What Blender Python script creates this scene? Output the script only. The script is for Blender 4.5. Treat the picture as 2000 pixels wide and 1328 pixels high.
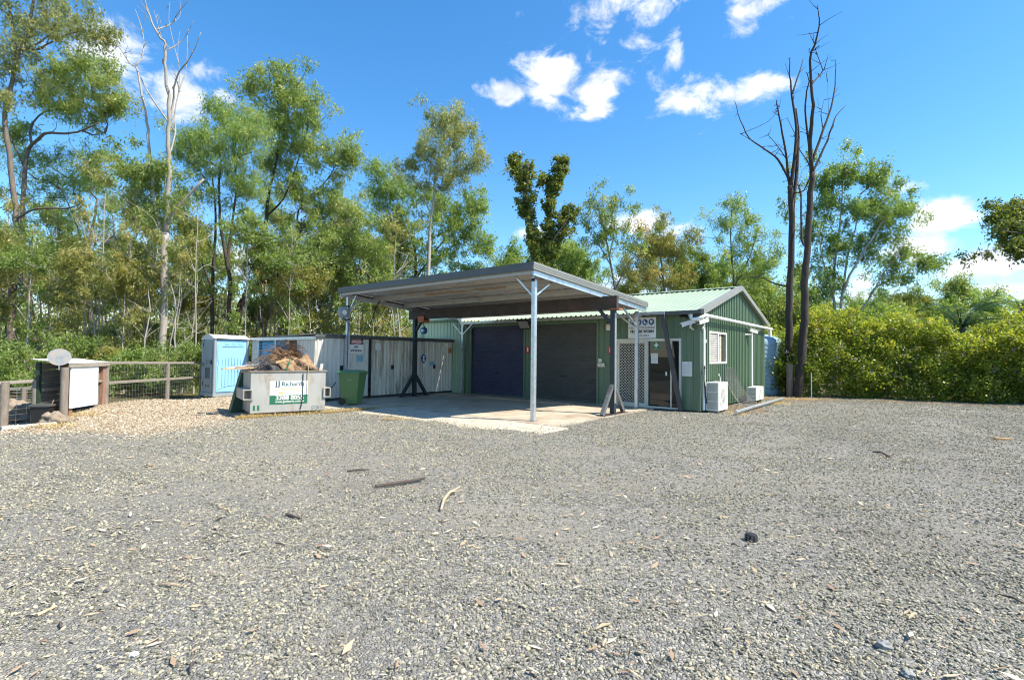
import bpy, math, random
import numpy as np
from mathutils import Vector, Matrix
R = math.radians
scene = bpy.context.scene
for o in list(bpy.data.objects): bpy.data.objects.remove(o)
C = scene.collection

# ------------------------------------------------------------------ camera
F, PITCH, ROLL, EYE = 989.8, 0.030, 0.011, 1.6          # focal length in px of a 2000 px wide picture
cam = bpy.data.objects.new('camera', bpy.data.cameras.new('camera')); C.objects.link(cam)
cam.data.sensor_width = 36; cam.data.lens = F / 2000 * 36
cam.data.clip_end = 6000; cam.data.clip_start = 0.05
cam.matrix_world = Matrix.Translation((0, 0, EYE)) @ Matrix.Rotation(math.pi/2 + PITCH, 4, 'X') @ Matrix.Rotation(ROLL, 4, 'Z')
scene.camera = cam
scene.view_settings.view_transform = 'Standard'; scene.view_settings.look = 'None'
scene.view_settings.gamma = 1; scene.view_settings.use_curve_mapping = False
scene.view_settings.exposure = 1.12
scene.cycles.filter_width = 1.1; scene.cycles.max_bounces = 8; scene.cycles.transparent_max_bounces = 8

def ray(px, py):
    du, dv = px - 1000, py - 664; c, s = math.cos(ROLL), math.sin(ROLL)
    a, b = c*du + s*dv, -s*du + c*dv
    z = -b / F
    return (a / F, math.cos(PITCH) - z*math.sin(PITCH), math.sin(PITCH) + z*math.cos(PITCH))
def at(px, py, Y):                                       # the point seen there at a distance Y in front of the camera
    d = ray(px, py); t = Y / d[1]
    return np.array([d[0]*t, Y, EYE + d[2]*t])
def gp(px, py, z=0.0):
    d = ray(px, py); t = (z - EYE) / d[2]
    return np.array([d[0]*t, d[1]*t, z])

# ------------------------------------------------------------------ sky and sun
SUN = Vector((0.714, -0.230, 1.0)).normalized()
sun_el = math.asin(SUN.z); sun_az = math.atan2(SUN.x, SUN.y)
sl = bpy.data.lights.new('sun', 'SUN'); sl.energy = 4.6; sl.angle = R(0.5); sl.color = (1.0, 0.92, 0.78)
so = bpy.data.objects.new('sun', sl); C.objects.link(so); so.location = (20, -10, 30)
so.rotation_euler = SUN.to_track_quat('Z', 'Y').to_euler()
world = bpy.data.worlds.new('World'); scene.world = world; world.use_nodes = True
def build_world():
    nt = world.node_tree; N = nt.nodes; L = nt.links
    for n in list(N): N.remove(n)
    out = N.new('ShaderNodeOutputWorld')
    sky = N.new('ShaderNodeTexSky'); sky.sky_type = 'NISHITA'; sky.sun_disc = False
    sky.sun_elevation = sun_el; sky.sun_rotation = sun_az
    sky.air_density = 1.0; sky.dust_density = 0.25; sky.ozone_density = 3.2; sky.altitude = 50
    hsv = N.new('ShaderNodeHueSaturation'); hsv.inputs['Saturation'].default_value = 1.28; hsv.inputs['Hue'].default_value = 0.497
    L.new(sky.outputs[0], hsv.inputs['Color'])
    bg = N.new('ShaderNodeBackground'); bg.inputs['Strength'].default_value = 0.125
    L.new(hsv.outputs[0], bg.inputs['Color'])
    tc = N.new('ShaderNodeTexCoord'); sep = N.new('ShaderNodeSeparateXYZ'); L.new(tc.outputs['Generated'], sep.inputs[0])
    def m(op, a, b=None, c=None, clamp=False):
        n = N.new('ShaderNodeMath'); n.operation = op; n.use_clamp = clamp
        for i, v in enumerate((a, b, c)):
            if v is None: continue
            if isinstance(v, (int, float)): n.inputs[i].default_value = v
            else: L.new(v, n.inputs[i])
        return n.outputs[0]
    az = m('ARCTAN2', sep.outputs['X'], sep.outputs['Y']); el = m('ARCSINE', sep.outputs['Z'])
    comb = N.new('ShaderNodeCombineXYZ'); L.new(az, comb.inputs[0]); L.new(el, comb.inputs[1])
    def noise(scale, detail, rough, off=(0, 0, 0), sy=1.6, dist=0.0):
        mp = N.new('ShaderNodeMapping'); mp.inputs['Scale'].default_value = (1, sy, 1); mp.inputs['Location'].default_value = off
        L.new(comb.outputs[0], mp.inputs[0])
        t = N.new('ShaderNodeTexNoise'); t.inputs['Scale'].default_value = scale; t.inputs['Detail'].default_value = detail
        t.inputs['Roughness'].default_value = rough; t.inputs['Distortion'].default_value = dist
        L.new(mp.outputs[0], t.inputs['Vector']); return t.outputs['Fac']
    # cumulus drifting over: where they stand (picture x, y, half width, half height, weight)
    blobs = [(985,182,44,22,1.05),(1075,150,66,40,1.2),(1160,185,52,42,1.15),(1350,190,70,30,1.05),(1470,175,75,24,1.05),
             (1160,15,70,34,.92),(1265,14,60,34,.92),(1235,85,42,20,.85),(1320,95,20,36,.82),(1440,40,30,34,.75),(1495,5,60,18,.8),
             (1240,440,60,26,1.0),(1320,450,50,16,.9),(1040,455,40,14,.8),(1830,430,72,34,1.3),(1790,480,80,34,1.2),(1930,515,105,30,1.3),
             (1780,365,40,14,.8),(1960,567,75,12,1.15),(1685,545,36,50,.95),(215,95,90,46,1.2),(330,185,70,44,1.15),(410,140,50,24,.8),(430,185,40,16,.6),
             (215,530,50,34,1.1),(300,460,30,30,.9),(480,500,70,40,1.0),(650,430,60,40,.8),(1290,560,140,30,.9)]
    tot = None
    for px, py, rx, ry, w in blobs:
        d = Vector(ray(px, py)).normalized(); a = math.atan2(d.x, d.y); e = math.asin(d.z)
        k = F / math.cos(a)**2 * 0.97
        sa = rx / k * 1.10; se = ry / (F / math.cos(a)) * 1.06
        u = m('MULTIPLY', m('SUBTRACT', az, a), 1/sa); v = m('MULTIPLY', m('SUBTRACT', el, e), 1/se)
        q = m('MULTIPLY_ADD', u, u, m('MULTIPLY', v, v))
        g = m('MULTIPLY', m('EXPONENT', m('MULTIPLY', q, -0.75)), w)
        tot = g if tot is None else m('MAXIMUM', tot, g)
    wide = noise(1.7, 3, .5, (3.1, 8.2, 0))               # the same scattered cover all round
    cover = m('MULTIPLY', m('SUBTRACT', wide, 0.60, None, True), 2.2)
    behind = m('GREATER_THAN', m('ABSOLUTE', az), 0.9)
    tot = m('MAXIMUM', tot, m('MULTIPLY', cover, behind))
    fb = noise(13, 10, .64, (1.3, 2.2, 0), 1.5, .35)
    dens = m('ADD', tot, m('MULTIPLY', m('SUBTRACT', fb, .5), 2.7))
    mr = N.new('ShaderNodeMapRange'); mr.interpolation_type = 'SMOOTHSTEP'
    mr.inputs['From Min'].default_value = .42; mr.inputs['From Max'].default_value = 1.12
    L.new(dens, mr.inputs[0])
    mask = m('MULTIPLY', mr.outputs[0], m('GREATER_THAN', tot, .04))
    core = noise(9, 6, .55, (1.3, 2.29, 0), 2.2)
    cr = N.new('ShaderNodeValToRGB'); cr.color_ramp.elements[0].position = .30; cr.color_ramp.elements[0].color = (.56, .63, .74, 1)
    cr.color_ramp.elements[1].position = .56; cr.color_ramp.elements[1].color = (.95, .97, 1.0, 1)
    L.new(core, cr.inputs[0])
    cb = N.new('ShaderNodeBackground'); cb.inputs['Strength'].default_value = .60; L.new(cr.outputs[0], cb.inputs['Color'])
    mix = N.new('ShaderNodeMixShader'); L.new(mask, mix.inputs[0]); L.new(bg.outputs[0], mix.inputs[1]); L.new(cb.outputs[0], mix.inputs[2])
    L.new(mix.outputs[0], out.inputs['Surface'])
build_world()

# ------------------------------------------------------------------ materials
def newmat(name):
    m = bpy.data.materials.new(name); m.use_nodes = True
    return m, m.node_tree.nodes, m.node_tree.links, m.node_tree.nodes['Principled BSDF']
def mat(name, col, rough=.6, metal=0, var=.15, scale=6, bump=0, bscale=40, stain=None, stain_amt=0, stretch=(1, 1, 1), spec=.5, stain_scale=3):
    m, N, L, b = newmat(name)
    tc = N.new('ShaderNodeTexCoord'); mp = N.new('ShaderNodeMapping'); mp.inputs['Scale'].default_value = stretch
    L.new(tc.outputs['Object'], mp.inputs[0])
    no = N.new('ShaderNodeTexNoise'); no.inputs['Scale'].default_value = scale; no.inputs['Detail'].default_value = 6; no.inputs['Roughness'].default_value = .62
    L.new(mp.outputs[0], no.inputs['Vector'])
    r = N.new('ShaderNodeValToRGB'); e = r.color_ramp.elements
    e[0].position = .3; e[1].position = .72
    e[0].color = (*[c*(1-var) for c in col], 1); e[1].color = (*[min(1, c*(1+var)) for c in col], 1)
    L.new(no.outputs['Fac'], r.inputs[0]); src = r.outputs[0]
    if stain:
        n2 = N.new('ShaderNodeTexNoise'); n2.inputs['Scale'].default_value = stain_scale; n2.inputs['Detail'].default_value = 8; n2.inputs['Roughness'].default_value = .7
        L.new(mp.outputs[0], n2.inputs['Vector'])
        r2 = N.new('ShaderNodeValToRGB'); r2.color_ramp.elements[0].position = .62 - stain_amt*.3; r2.color_ramp.elements[1].position = .80 - stain_amt*.2
        L.new(n2.outputs['Fac'], r2.inputs[0])
        mx = N.new('ShaderNodeMix'); mx.data_type = 'RGBA'; L.new(r2.outputs[0], mx.inputs['Factor']); L.new(src, mx.inputs['A']); mx.inputs['B'].default_value = (*stain, 1)
        src = mx.outputs['Result']
    L.new(src, b.inputs['Base Color'])
    b.inputs['Roughness'].default_value = rough; b.inputs['Metallic'].default_value = metal; b.inputs['Specular IOR Level'].default_value = spec
    if bump:
        n3 = N.new('ShaderNodeTexNoise'); n3.inputs['Scale'].default_value = bscale; n3.inputs['Detail'].default_value = 4
        L.new(mp.outputs[0], n3.inputs['Vector'])
        bp = N.new('ShaderNodeBump'); bp.inputs['Strength'].default_value = bump; bp.inputs['Distance'].default_value = .02
        L.new(n3.outputs['Fac'], bp.inputs['Height']); L.new(bp.outputs[0], b.inputs['Normal'])
    return m
M = {}
M['green'] = mat('green_steel', (.108, .172, .102), .42, 0, .14, 1.3, stain=(.165, .20, .125), stain_amt=.3, stretch=(1.6, 1.6, .18))
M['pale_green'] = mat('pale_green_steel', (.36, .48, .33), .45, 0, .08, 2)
M['roof_green'] = mat('roof_green_steel', (.29, .375, .265), .4, 0, .10, 1.2, stain=(.25, .30, .22), stain_amt=.2)
M['charcoal'] = mat('charcoal_steel', (.085, .088, .082), .45, 0, .12, 3)
M['grey_trim'] = mat('grey_trim', (.22, .225, .205), .5, 0, .08, 3)
M['galv'] = mat('galvanised_steel', (.55, .58, .60), .38, .75, .16, 9, stain=(.30, .31, .31), stain_amt=.3)
M['zinc_under'] = mat('zinc_underside', (.42, .415, .395), .5, .3, .16, 3, stain=(.27, .23, .185), stain_amt=.25, stretch=(.6, 2.4, 1))
M['purlin_rust'] = mat('rusty_purlin', (.34, .28, .225), .6, .2, .3, 3, stain=(.27, .13, .07), stain_amt=.6, stretch=(.6, 1, 1))
M['strap'] = mat('blue_grey_strap', (.30, .42, .50), .5, .4, .1, 5)
M['dark_steel'] = mat('dark_painted_steel', (.022, .032, .036), .5, 0, .25, 6, stain=(.09, .045, .025), stain_amt=.12)
M['beam'] = mat('dark_rusty_beam', (.040, .030, .026), .6, 0, .3, 4, stain=(.10, .045, .03), stain_amt=.35)
M['grey_steel'] = mat('bare_grey_steel', (.30, .31, .31), .38, .7, .2, 7, stain=(.16, .12, .09), stain_amt=.3)
M['lean'] = mat('charcoal_channel', (.06, .065, .068), .55, .1, .2, 5)
M['roller'] = mat('slate_roller_door', (.070, .070, .118), .42, .1, .12, 2, stain=(.11, .105, .10), stain_amt=.2)
M['roller_reflect'] = mat('roller_door_reflect_tone', (.092, .090, .084), .42, .1, .12, 2, stain=(.12, .11, .10), stain_amt=.2)  # greyer copy of the roller door steel, reflection put into the colour
M['cream'] = mat('cream_frame', (.66, .63, .52), .4, 0, .05, 4)
M['white'] = mat('white_plastic', (.80, .80, .78), .35, 0, .04, 5)
M['offwhite'] = mat('weathered_white', (.62, .61, .56), .55, 0, .10, 5, stain=(.40, .36, .28), stain_amt=.2)
M['shed_white'] = mat('chalky_white_sheet', (.60, .575, .505), .5, .05, .10, 2, stain=(.33, .29, .22), stain_amt=.25, stretch=(2.5, 2.5, .4))
M['shed_rust'] = mat('rust_streaked_sheet', (.58, .55, .46), .55, .05, .14, 2.4, stain=(.18, .105, .05), stain_amt=.55, stretch=(3, 3, .35), stain_scale=2.2)
M['black'] = mat('black_rubber', (.016, .016, .018), .6, 0, .2, 8)
M['concrete'] = mat('stained_concrete', (.42, .365, .28), .8, 0, .22, 1.3, .25, 60, stain=(.24, .175, .11), stain_amt=.5, stain_scale=.75)
M['apron'] = mat('pale_concrete', (.46, .405, .32), .85, 0, .15, 1.6, .3, 60, stain=(.36, .31, .24), stain_amt=.3)
M['brace_red'] = mat('red_paint', (.5, .03, .025), .45, 0, .1, 4)
M['orange'] = mat('faded_orange_paint', (.42, .13, .055), .55, 0, .25, 10)
M['chain'] = mat('chain_steel', (.05, .05, .05), .5, .6, .2, 20)
M['blue_sign'] = mat('sign_blue', (.012, .095, .30), .4, 0, .05, 5)
M['sign_white'] = mat('sign_white', (.78, .78, .75), .4, 0, .05, 4)
M['sign_red'] = mat('sign_red', (.52, .03, .03), .4, 0, .05, 4)
M['sign_black'] = mat('sign_black', (.016, .016, .016), .45, 0, .05, 4)
M['sign_green'] = mat('sign_green', (.012, .16, .075), .4, 0, .05, 4)
M['decal_green'] = mat('decal_green', (.018, .13, .065), .35, 0, .05, 4)
M['letter_grey'] = mat('letter_slate', (.10, .16, .17), .4, 0, .05, 4)
M['letter_faint'] = mat('letter_faint_grey', (.48, .52, .50), .4, 0, .05, 4)
M['lime'] = mat('lime_stroke', (.50, .66, .05), .4, 0, .05, 4)
M['gold'] = mat('gold_mark', (.62, .40, .03), .4, 0, .1, 4)
M['bin_green'] = mat('bin_green_plastic', (.105, .20, .075), .42, 0, .08, 3)
M['lid_green'] = mat('bin_lid_green', (.075, .185, .08), .4, 0, .08, 3)
M['wc_blue'] = mat('toilet_blue_plastic', (.26, .52, .76), .38, 0, .05, 2)
M['wc_groove'] = mat('toilet_blue_mould', (.22, .45, .72), .4, 0, .05, 2)
M['wc_grey'] = mat('toilet_grey_plastic', (.26, .30, .31), .45, 0, .05, 3)
M['skip'] = mat('skip_grey_paint', (.37, .365, .335), .5, .15, .12, 2.5, stain=(.27, .20, .13), stain_amt=.34, stretch=(1, 1, .45))
M['skip_rust'] = mat('rusty_rim', (.26, .22, .18), .7, .2, .25, 8, stain=(.18, .09, .045), stain_amt=.5)
M['skip_lid'] = mat('dark_green_lid', (.012, .05, .024), .5, 0, .2, 4)
M['timber'] = mat('weathered_timber', (.215, .18, .145), .85, 0, .28, 5, .5, 25, stretch=(4, 4, .8))
M['timber_pale'] = mat('silvered_timber', (.30, .265, .215), .85, 0, .22, 5, .5, 25, stretch=(1, 6, 6))
M['timber_red'] = mat('reddish_timber', (.27, .15, .10), .85, 0, .28, 5, .4, 25, stretch=(4, 4, .8))
M['plank_gold'] = mat('sawn_timber', (.50, .32, .15), .8, 0, .25, 6, .3, 30)
M['shelter_dark'] = mat('dark_green_post', (.02, .042, .025), .6, 0, .2, 5)
M['plank_grey'] = mat('grey_plank', (.20, .195, .18), .85, 0, .25, 6, .4, 30, stretch=(5, 1, 1))
M['sleeper'] = mat('concrete_sleeper', (.44, .43, .40), .85, 0, .15, 5, .3, 40)
M['disc'] = mat('weathered_disc', (.30, .32, .33), .6, .1, .25, 6, stain=(.42, .27, .15), stain_amt=.5, stain_scale=6)
M['wire'] = mat('fence_wire', (.36, .37, .36), .45, .7, .15, 8)
M['tank'] = mat('tank_blue_plastic', (.22, .34, .42), .5, 0, .07, 2, stain=(.30, .40, .46), stain_amt=.2, stretch=(1, 1, .3))
M['ac_white'] = mat('cream_white_casing', (.74, .73, .66), .4, 0, .05, 3)
M['ac_grille'] = mat('grille_grey', (.30, .29, .25), .5, .2, .1, 6)
M['tarp'] = mat('blue_tarp', (.03, .40, .68), .45, 0, .18, 3, .6, 6)
M['inside'] = mat('dim_interior', (.012, .012, .012), .9, 0, .2, 3)
M['curtain'] = mat('beige_curtain', (.45, .40, .30), .9, 0, .15, 5)
M['paper'] = mat('pinned_paper', (.66, .66, .63), .7, 0, .12, 12)
M['paper_blue'] = mat('blue_notice', (.22, .42, .55), .6, 0, .25, 14)
M['paper_orange'] = mat('orange_notice', (.48, .17, .08), .6, 0, .2, 14)
M['stump'] = mat('split_stump_wood', (.30, .195, .11), .9, 0, .5, 7, 1.5, 18, stain=(.09, .05, .03), stain_amt=.5, stain_scale=4)
M['tangle'] = mat('brown_twigs', (.15, .085, .045), .85, 0, .4, 5)
M['tangle_grey'] = mat('grey_wire_netting', (.27, .25, .23), .6, .3, .2, 8)
M['bark_dark'] = mat('dark_bark', (.058, .046, .038), .95, 0, .4, 5, .9, 16, stretch=(3, 3, .5))
M['bark_grey'] = mat('grey_brown_bark', (.145, .118, .098), .92, 0, .32, 4, .7, 14, stretch=(3, 3, .5))
M['bark_pale'] = mat('pale_gum_bark', (.36, .33, .285), .85, 0, .22, 3, .4, 10, stain=(.26, .215, .17), stain_amt=.35, stretch=(2, 2, .6))
M['bark_dead'] = mat('bleached_dead_wood', (.33, .30, .265), .85, 0, .28, 6, .5, 18, stain=(.19, .155, .125), stain_amt=.35, stretch=(3, 3, .5))
M['bark_burnt'] = mat('charred_brown_bark', (.046, .036, .030), .95, 0, .45, 6, 1.0, 18, stretch=(3, 3, .45), stain=(.13, .11, .09), stain_amt=.2)
M['stick'] = mat('brown_stick', (.085, .066, .056), .9, 0, .35, 12, .5, 40)
M['stick_pale'] = mat('pale_bark_strip', (.44, .34, .22), .85, 0, .3, 12, .4, 40)
M['rock'] = mat('sandstone_rock', (.24, .19, .14), .9, 0, .3, 5, .8, 12)
M['rock_grey'] = mat('grey_rock', (.25, .255, .25), .9, 0, .25, 8, .4, 20)
M['lens'] = mat('lamp_glass_off', (.30, .30, .28), .15, 0, .15, 8)
def glass_dark(name, col, rough=.03):
    m, N, L, b = newmat(name); b.inputs['Base Color'].default_value = (*col, 1); b.inputs['Roughness'].default_value = rough
    b.inputs['Specular IOR Level'].default_value = .5; b.inputs['IOR'].default_value = 1.5
    return m
M['glass'] = glass_dark('tinted_door_glass', (.018, .022, .022), .015)
M['glass_win'] = glass_dark('window_glass', (.05, .055, .05))

def leafmat(name, cols, rough=.40, trans=.46):
    m, N, L, b = newmat(name)
    a = N.new('ShaderNodeAttribute'); a.attribute_name = 'tint'
    r = N.new('ShaderNodeValToRGB'); e = r.color_ramp.elements
    e[0].position = 0; e[0].color = (*cols[0], 1); e[1].position = 1; e[1].color = (*cols[-1], 1)
    for i, c in enumerate(cols[1:-1]): q = e.new((i+1)/(len(cols)-1)); q.color = (*c, 1)
    L.new(a.outputs['Fac'], r.inputs[0]); L.new(r.outputs[0], b.inputs['Base Color'])
    b.inputs['Roughness'].default_value = rough; b.inputs['Specular IOR Level'].default_value = .38
    t = N.new('ShaderNodeBsdfTranslucent'); g = N.new('ShaderNodeMix'); g.data_type = 'RGBA'; g.blend_type = 'MULTIPLY'; g.inputs['Factor'].default_value = 1
    L.new(r.outputs[0], g.inputs['A']); g.inputs['B'].default_value = (1.75, 1.65, .75, 1); L.new(g.outputs['Result'], t.inputs['Color'])
    mx = N.new('ShaderNodeMixShader'); mx.inputs[0].default_value = trans
    L.new(b.outputs[0], mx.inputs[1]); L.new(t.outputs[0], mx.inputs[2]); L.new(mx.outputs[0], N['Material Output'].inputs['Surface'])
    return m
LF = dict(
 olive=leafmat('olive_leaves', [(0.086,0.140,0.040),(0.167,0.240,0.064),(0.261,0.335,0.110),(0.360,0.350,0.150)]),
 green=leafmat('green_leaves', [(0.088,0.157,0.045),(0.170,0.263,0.069),(0.256,0.347,0.105),(0.355,0.385,0.158)]),
 grey=leafmat('grey_green_leaves', [(0.121,0.157,0.063),(0.213,0.252,0.099),(0.320,0.339,0.158),(0.405,0.357,0.173)]),
 dark=leafmat('dark_leaves', [(0.060,0.095,0.027),(0.121,0.165,0.042),(0.213,0.245,0.063),(0.334,0.252,0.098)]),
 rust=leafmat('rusty_green_leaves', [(0.099,0.133,0.038),(0.192,0.217,0.060),(0.291,0.273,0.093),(0.412,0.238,0.112)]),
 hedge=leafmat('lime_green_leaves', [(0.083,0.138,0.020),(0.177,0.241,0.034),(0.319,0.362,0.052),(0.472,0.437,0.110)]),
 vine=leafmat('vine_leaves', [(0.045,0.075,0.020),(0.095,0.136,0.031),(0.175,0.211,0.050),(0.245,0.231,0.070)]),
 dry=leafmat('dry_understorey_leaves', [(0.126,0.147,0.048),(0.224,0.242,0.073),(0.315,0.310,0.112),(0.420,0.333,0.175)]),
 flower=leafmat('mauve_flowers', [(.28,.20,.50),(.40,.32,.62)]),
 litter=leafmat('fallen_leaves', [(.26,.16,.10),(.44,.32,.21),(.58,.47,.34),(.66,.58,.46)], .7, .1),
 drygrass=leafmat('dry_grass', [(.36,.27,.13),(.48,.37,.20),(.56,.45,.27)], .8, .3))

# ------------------------------------------------------------------ mesh helpers
ORG = {}
FR = dict(w=(0, 0, 0), b=(5.583, 15.093, -0.680))       # frames: world, the shed's corner
def fpt(fr, p):
    x, y, a = FR[fr]; c, s = math.cos(a), math.sin(a)
    return (x + c*p[0] - s*p[1], y + s*p[0] + c*p[1], p[2])
def tag(o, label, cat, group=None, kind=None):
    if label: o['label'] = label
    if cat: o['category'] = cat
    if group: o['group'] = group
    if kind: o['kind'] = kind
    return o
def thing(name, label, cat, fr='w', org=(0, 0, 0), group=None):
    o = bpy.data.objects.new(name, None); C.objects.link(o); o.empty_display_size = .2
    o.location = fpt(fr, org); o.rotation_euler = (0, 0, FR[fr][2]); ORG[o.name] = tuple(org)
    return tag(o, label, cat, group)
class MB:
    def __init__(s): s.v = []; s.f = []
    def add(s, vs, fs):
        n = len(s.v); s.v += [tuple(p) for p in vs]; s.f += [tuple(i+n for i in f) for f in fs]; return s
    def box(s, a, b):
        x0, y0, z0 = a; x1, y1, z1 = b
        return s.add([(x0,y0,z0),(x1,y0,z0),(x1,y1,z0),(x0,y1,z0),(x0,y0,z1),(x1,y0,z1),(x1,y1,z1),(x0,y1,z1)],
                     [(3,2,1,0),(4,5,6,7),(0,1,5,4),(1,2,6,5),(2,3,7,6),(3,0,4,7)])
    def bar(s, p, q, w, h, up=(0, 0, 1)):
        p, q = Vector(p), Vector(q); d = (q-p).normalized(); up = Vector(up)
        if abs(d.dot(up)) > .98: up = Vector((1, 0, 0))
        x = d.cross(up).normalized(); y = x.cross(d)
        c = [(-w/2,-h/2),(w/2,-h/2),(w/2,h/2),(-w/2,h/2)]
        return s.add([p+x*a+y*b for a, b in c]+[q+x*a+y*b for a, b in c], [(3,2,1,0),(4,5,6,7),(0,1,5,4),(1,2,6,5),(2,3,7,6),(3,0,4,7)])
    def tube(s, pts, rad, n=8, cap=True):
        pts = [Vector(p) for p in pts]; k = len(pts)
        rad = [rad]*k if isinstance(rad, (int, float)) else list(rad)
        ref = Vector((0.13, 0.31, 0.94)).normalized(); base = len(s.v); x = None
        for i in range(k):
            d = (pts[min(i+1, k-1)] - pts[max(i-1, 0)])
            d = d.normalized() if d.length > 1e-9 else Vector((0, 0, 1))
            if x is None:
                x = d.cross(ref if abs(d.dot(ref)) < .95 else Vector((1, 0, 0))).normalized()
            else:
                x = (x - d*x.dot(d)); x = x.normalized() if x.length > 1e-6 else d.orthogonal().normalized()
            y = d.cross(x)
            for j in range(n):
                a = 2*math.pi*j/n; s.v.append(tuple(pts[i] + (x*math.cos(a) + y*math.sin(a))*rad[i]))
        for i in range(k-1):
            for j in range(n):
                a = base+i*n+j; b = base+i*n+(j+1) % n; s.f.append((a, b, b+n, a+n))
        if cap:
            s.f.append(tuple(base+j for j in range(n))[::-1]); s.f.append(tuple(base+(k-1)*n+j for j in range(n)))
        return s
    def lathe(s, prof, c, n=24, axis='z'):
        base = len(s.v)
        for r, z in prof:
            for j in range(n):
                a = 2*math.pi*j/n; p = (r*math.cos(a), r*math.sin(a), z)
                if axis == 'y': p = (p[0], p[2], p[1])
                if axis == 'x': p = (p[2], p[0], p[1])
                s.v.append((c[0]+p[0], c[1]+p[1], c[2]+p[2]))
        for i in range(len(prof)-1):
            for j in range(n):
                a = base+i*n+j; b = base+i*n+(j+1) % n; s.f.append((a, b, b+n, a+n))
        s.f.append(tuple(base+j for j in range(n))[::-1]); s.f.append(tuple(base+(len(prof)-1)*n+j for j in range(n)))
        return s
    def prism(s, poly, vec):
        n = len(poly); q = [tuple(a+b for a, b in zip(p, vec)) for p in poly]
        return s.add(list(poly)+q, [tuple(range(n))[::-1], tuple(range(n, 2*n))] + [(i, (i+1) % n, n+(i+1) % n, n+i) for i in range(n)])
    def mesh(s, name, m, org=(0, 0, 0), smooth=False):
        me = bpy.data.meshes.new(name)
        me.from_pydata([(a-org[0], b-org[1], c-org[2]) for a, b, c in s.v], [], s.f); me.update()
        if m: me.materials.append(M[m] if isinstance(m, str) else m)
        if smooth:
            me.polygons.foreach_set('use_smooth', [True]*len(me.polygons))
            if smooth != 'all': me.set_sharp_from_angle(angle=R(40))
        return me
    def part(s, name, m, parent, smooth=False, kind=None, label=None):
        org = ORG[parent.name]
        o = bpy.data.objects.new(name, s.mesh(name, m, org, smooth)); C.objects.link(o); o.parent = parent; ORG[o.name] = org
        if kind: o['kind'] = kind
        if label: o['label'] = label
        return o
    def single(s, name, label, cat, m, fr='w', org=None, group=None, smooth=False, kind=None):
        if org is None:
            a = np.array(s.v); org = (*((a.min(0)+a.max(0))/2)[:2], a[:, 2].min())
        o = bpy.data.objects.new(name, s.mesh(name, m, org, smooth)); C.objects.link(o)
        o.location = fpt(fr, org); o.rotation_euler = (0, 0, FR[fr][2]); ORG[o.name] = tuple(org)
        return tag(o, label, cat, group, kind)
def struct(o): o['kind'] = 'structure'; return o
def copy_tree(o, parent=None):
    c = o.copy(); C.objects.link(c); c.parent = parent
    for ch in o.children: copy_tree(ch, c)
    return c
def rib_profile(s0, s1, pitch=.2, rib=.055, dep=.028, sl=.018):
    pts = {s0, s1}; k = math.floor(s0/pitch)-1; brk = []
    while k*pitch < s1 + pitch:
        c = k*pitch; brk += [(c-rib/2-sl, 0), (c-rib/2, dep), (c+rib/2, dep), (c+rib/2+sl, 0)]; k += 1
    xs = [b[0] for b in brk]; ys = [b[1] for b in brk]
    arr = sorted([x for x in xs if s0 < x < s1] + [s0, s1])
    return [(x, float(np.interp(x, xs, ys))) for x in arr]
def rib_wall(mb, axis, fixed, out, s0, s1, z0, ztop, **k):  # a ribbed sheet standing on z0; axis 'u' or 'v' is its long way
    pr = rib_profile(s0, s1, **k); vs = []
    for s, d in pr:
        zt = ztop(s) if callable(ztop) else ztop
        for z in (z0, zt): vs.append((s, fixed+out*d, z) if axis == 'u' else (fixed+out*d, s, z))
    mb.add(vs, [(2*i, 2*i+2, 2*i+3, 2*i+1) for i in range(len(pr)-1)])
def text_mesh(body, size, wid=None, extrude=.0015):
    cu = bpy.data.curves.new('lettering', 'FONT'); cu.body = body; cu.size = size; cu.align_x = 'CENTER'; cu.align_y = 'CENTER'; cu.extrude = extrude; cu.resolution_u = 3
    o = bpy.data.objects.new('lettering', cu); C.objects.link(o); bpy.context.view_layer.update()
    me = bpy.data.meshes.new_from_object(o.evaluated_get(bpy.context.evaluated_depsgraph_get()))
    bpy.data.objects.remove(o); bpy.data.curves.remove(cu)
    v = np.array([x.co[:] for x in me.vertices]); f = [tuple(p.vertices) for p in me.polygons]; bpy.data.meshes.remove(me)
    v[:, 0] -= (v[:, 0].min()+v[:, 0].max())/2; v[:, 1] -= (v[:, 1].min()+v[:, 1].max())/2
    if wid: v[:, 0] *= wid/(np.ptp(v[:, 0])+1e-9)
    return v, f
def letters(parent, body, cen, right, size, m, nrm, wid=None, name='lettering', bold=0):
    r = Vector(right).normalized(); n = Vector(nrm).normalized(); up = Vector((0, 0, 1)); mb = MB()
    for k in ((0,) if not bold else (-bold, 0, bold)):
        v, f = text_mesh(body, size, wid)
        mb.add([Vector(cen)+r*(a+k)+up*b+n*(c+.002+abs(k)*.01) for a, b, c in v], f)
    return mb.part(name, m, parent)
def disc(mb, cen, right, nrm, rx, rz, th=.003, n=24):
    r = Vector(right).normalized(); nn = Vector(nrm).normalized(); c = Vector(cen)
    mb.prism([tuple(c + r*rx*math.cos(2*math.pi*i/n) + Vector((0, 0, rz*math.sin(2*math.pi*i/n)))) for i in range(n)], tuple(nn*th)); return mb
def flat(mb, cen, right, nrm, pts, th=.003):
    r = Vector(right).normalized(); nn = Vector(nrm).normalized(); c = Vector(cen)
    mb.prism([tuple(c + r*a + Vector((0, 0, b))) for a, b in pts], tuple(nn*th)); return mb
def plate(mb, cen, right, nrm, w, h, th=.004):
    return flat(mb, cen, right, nrm, [(-w/2,-h/2),(w/2,-h/2),(w/2,h/2),(-w/2,h/2)], th)

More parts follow.
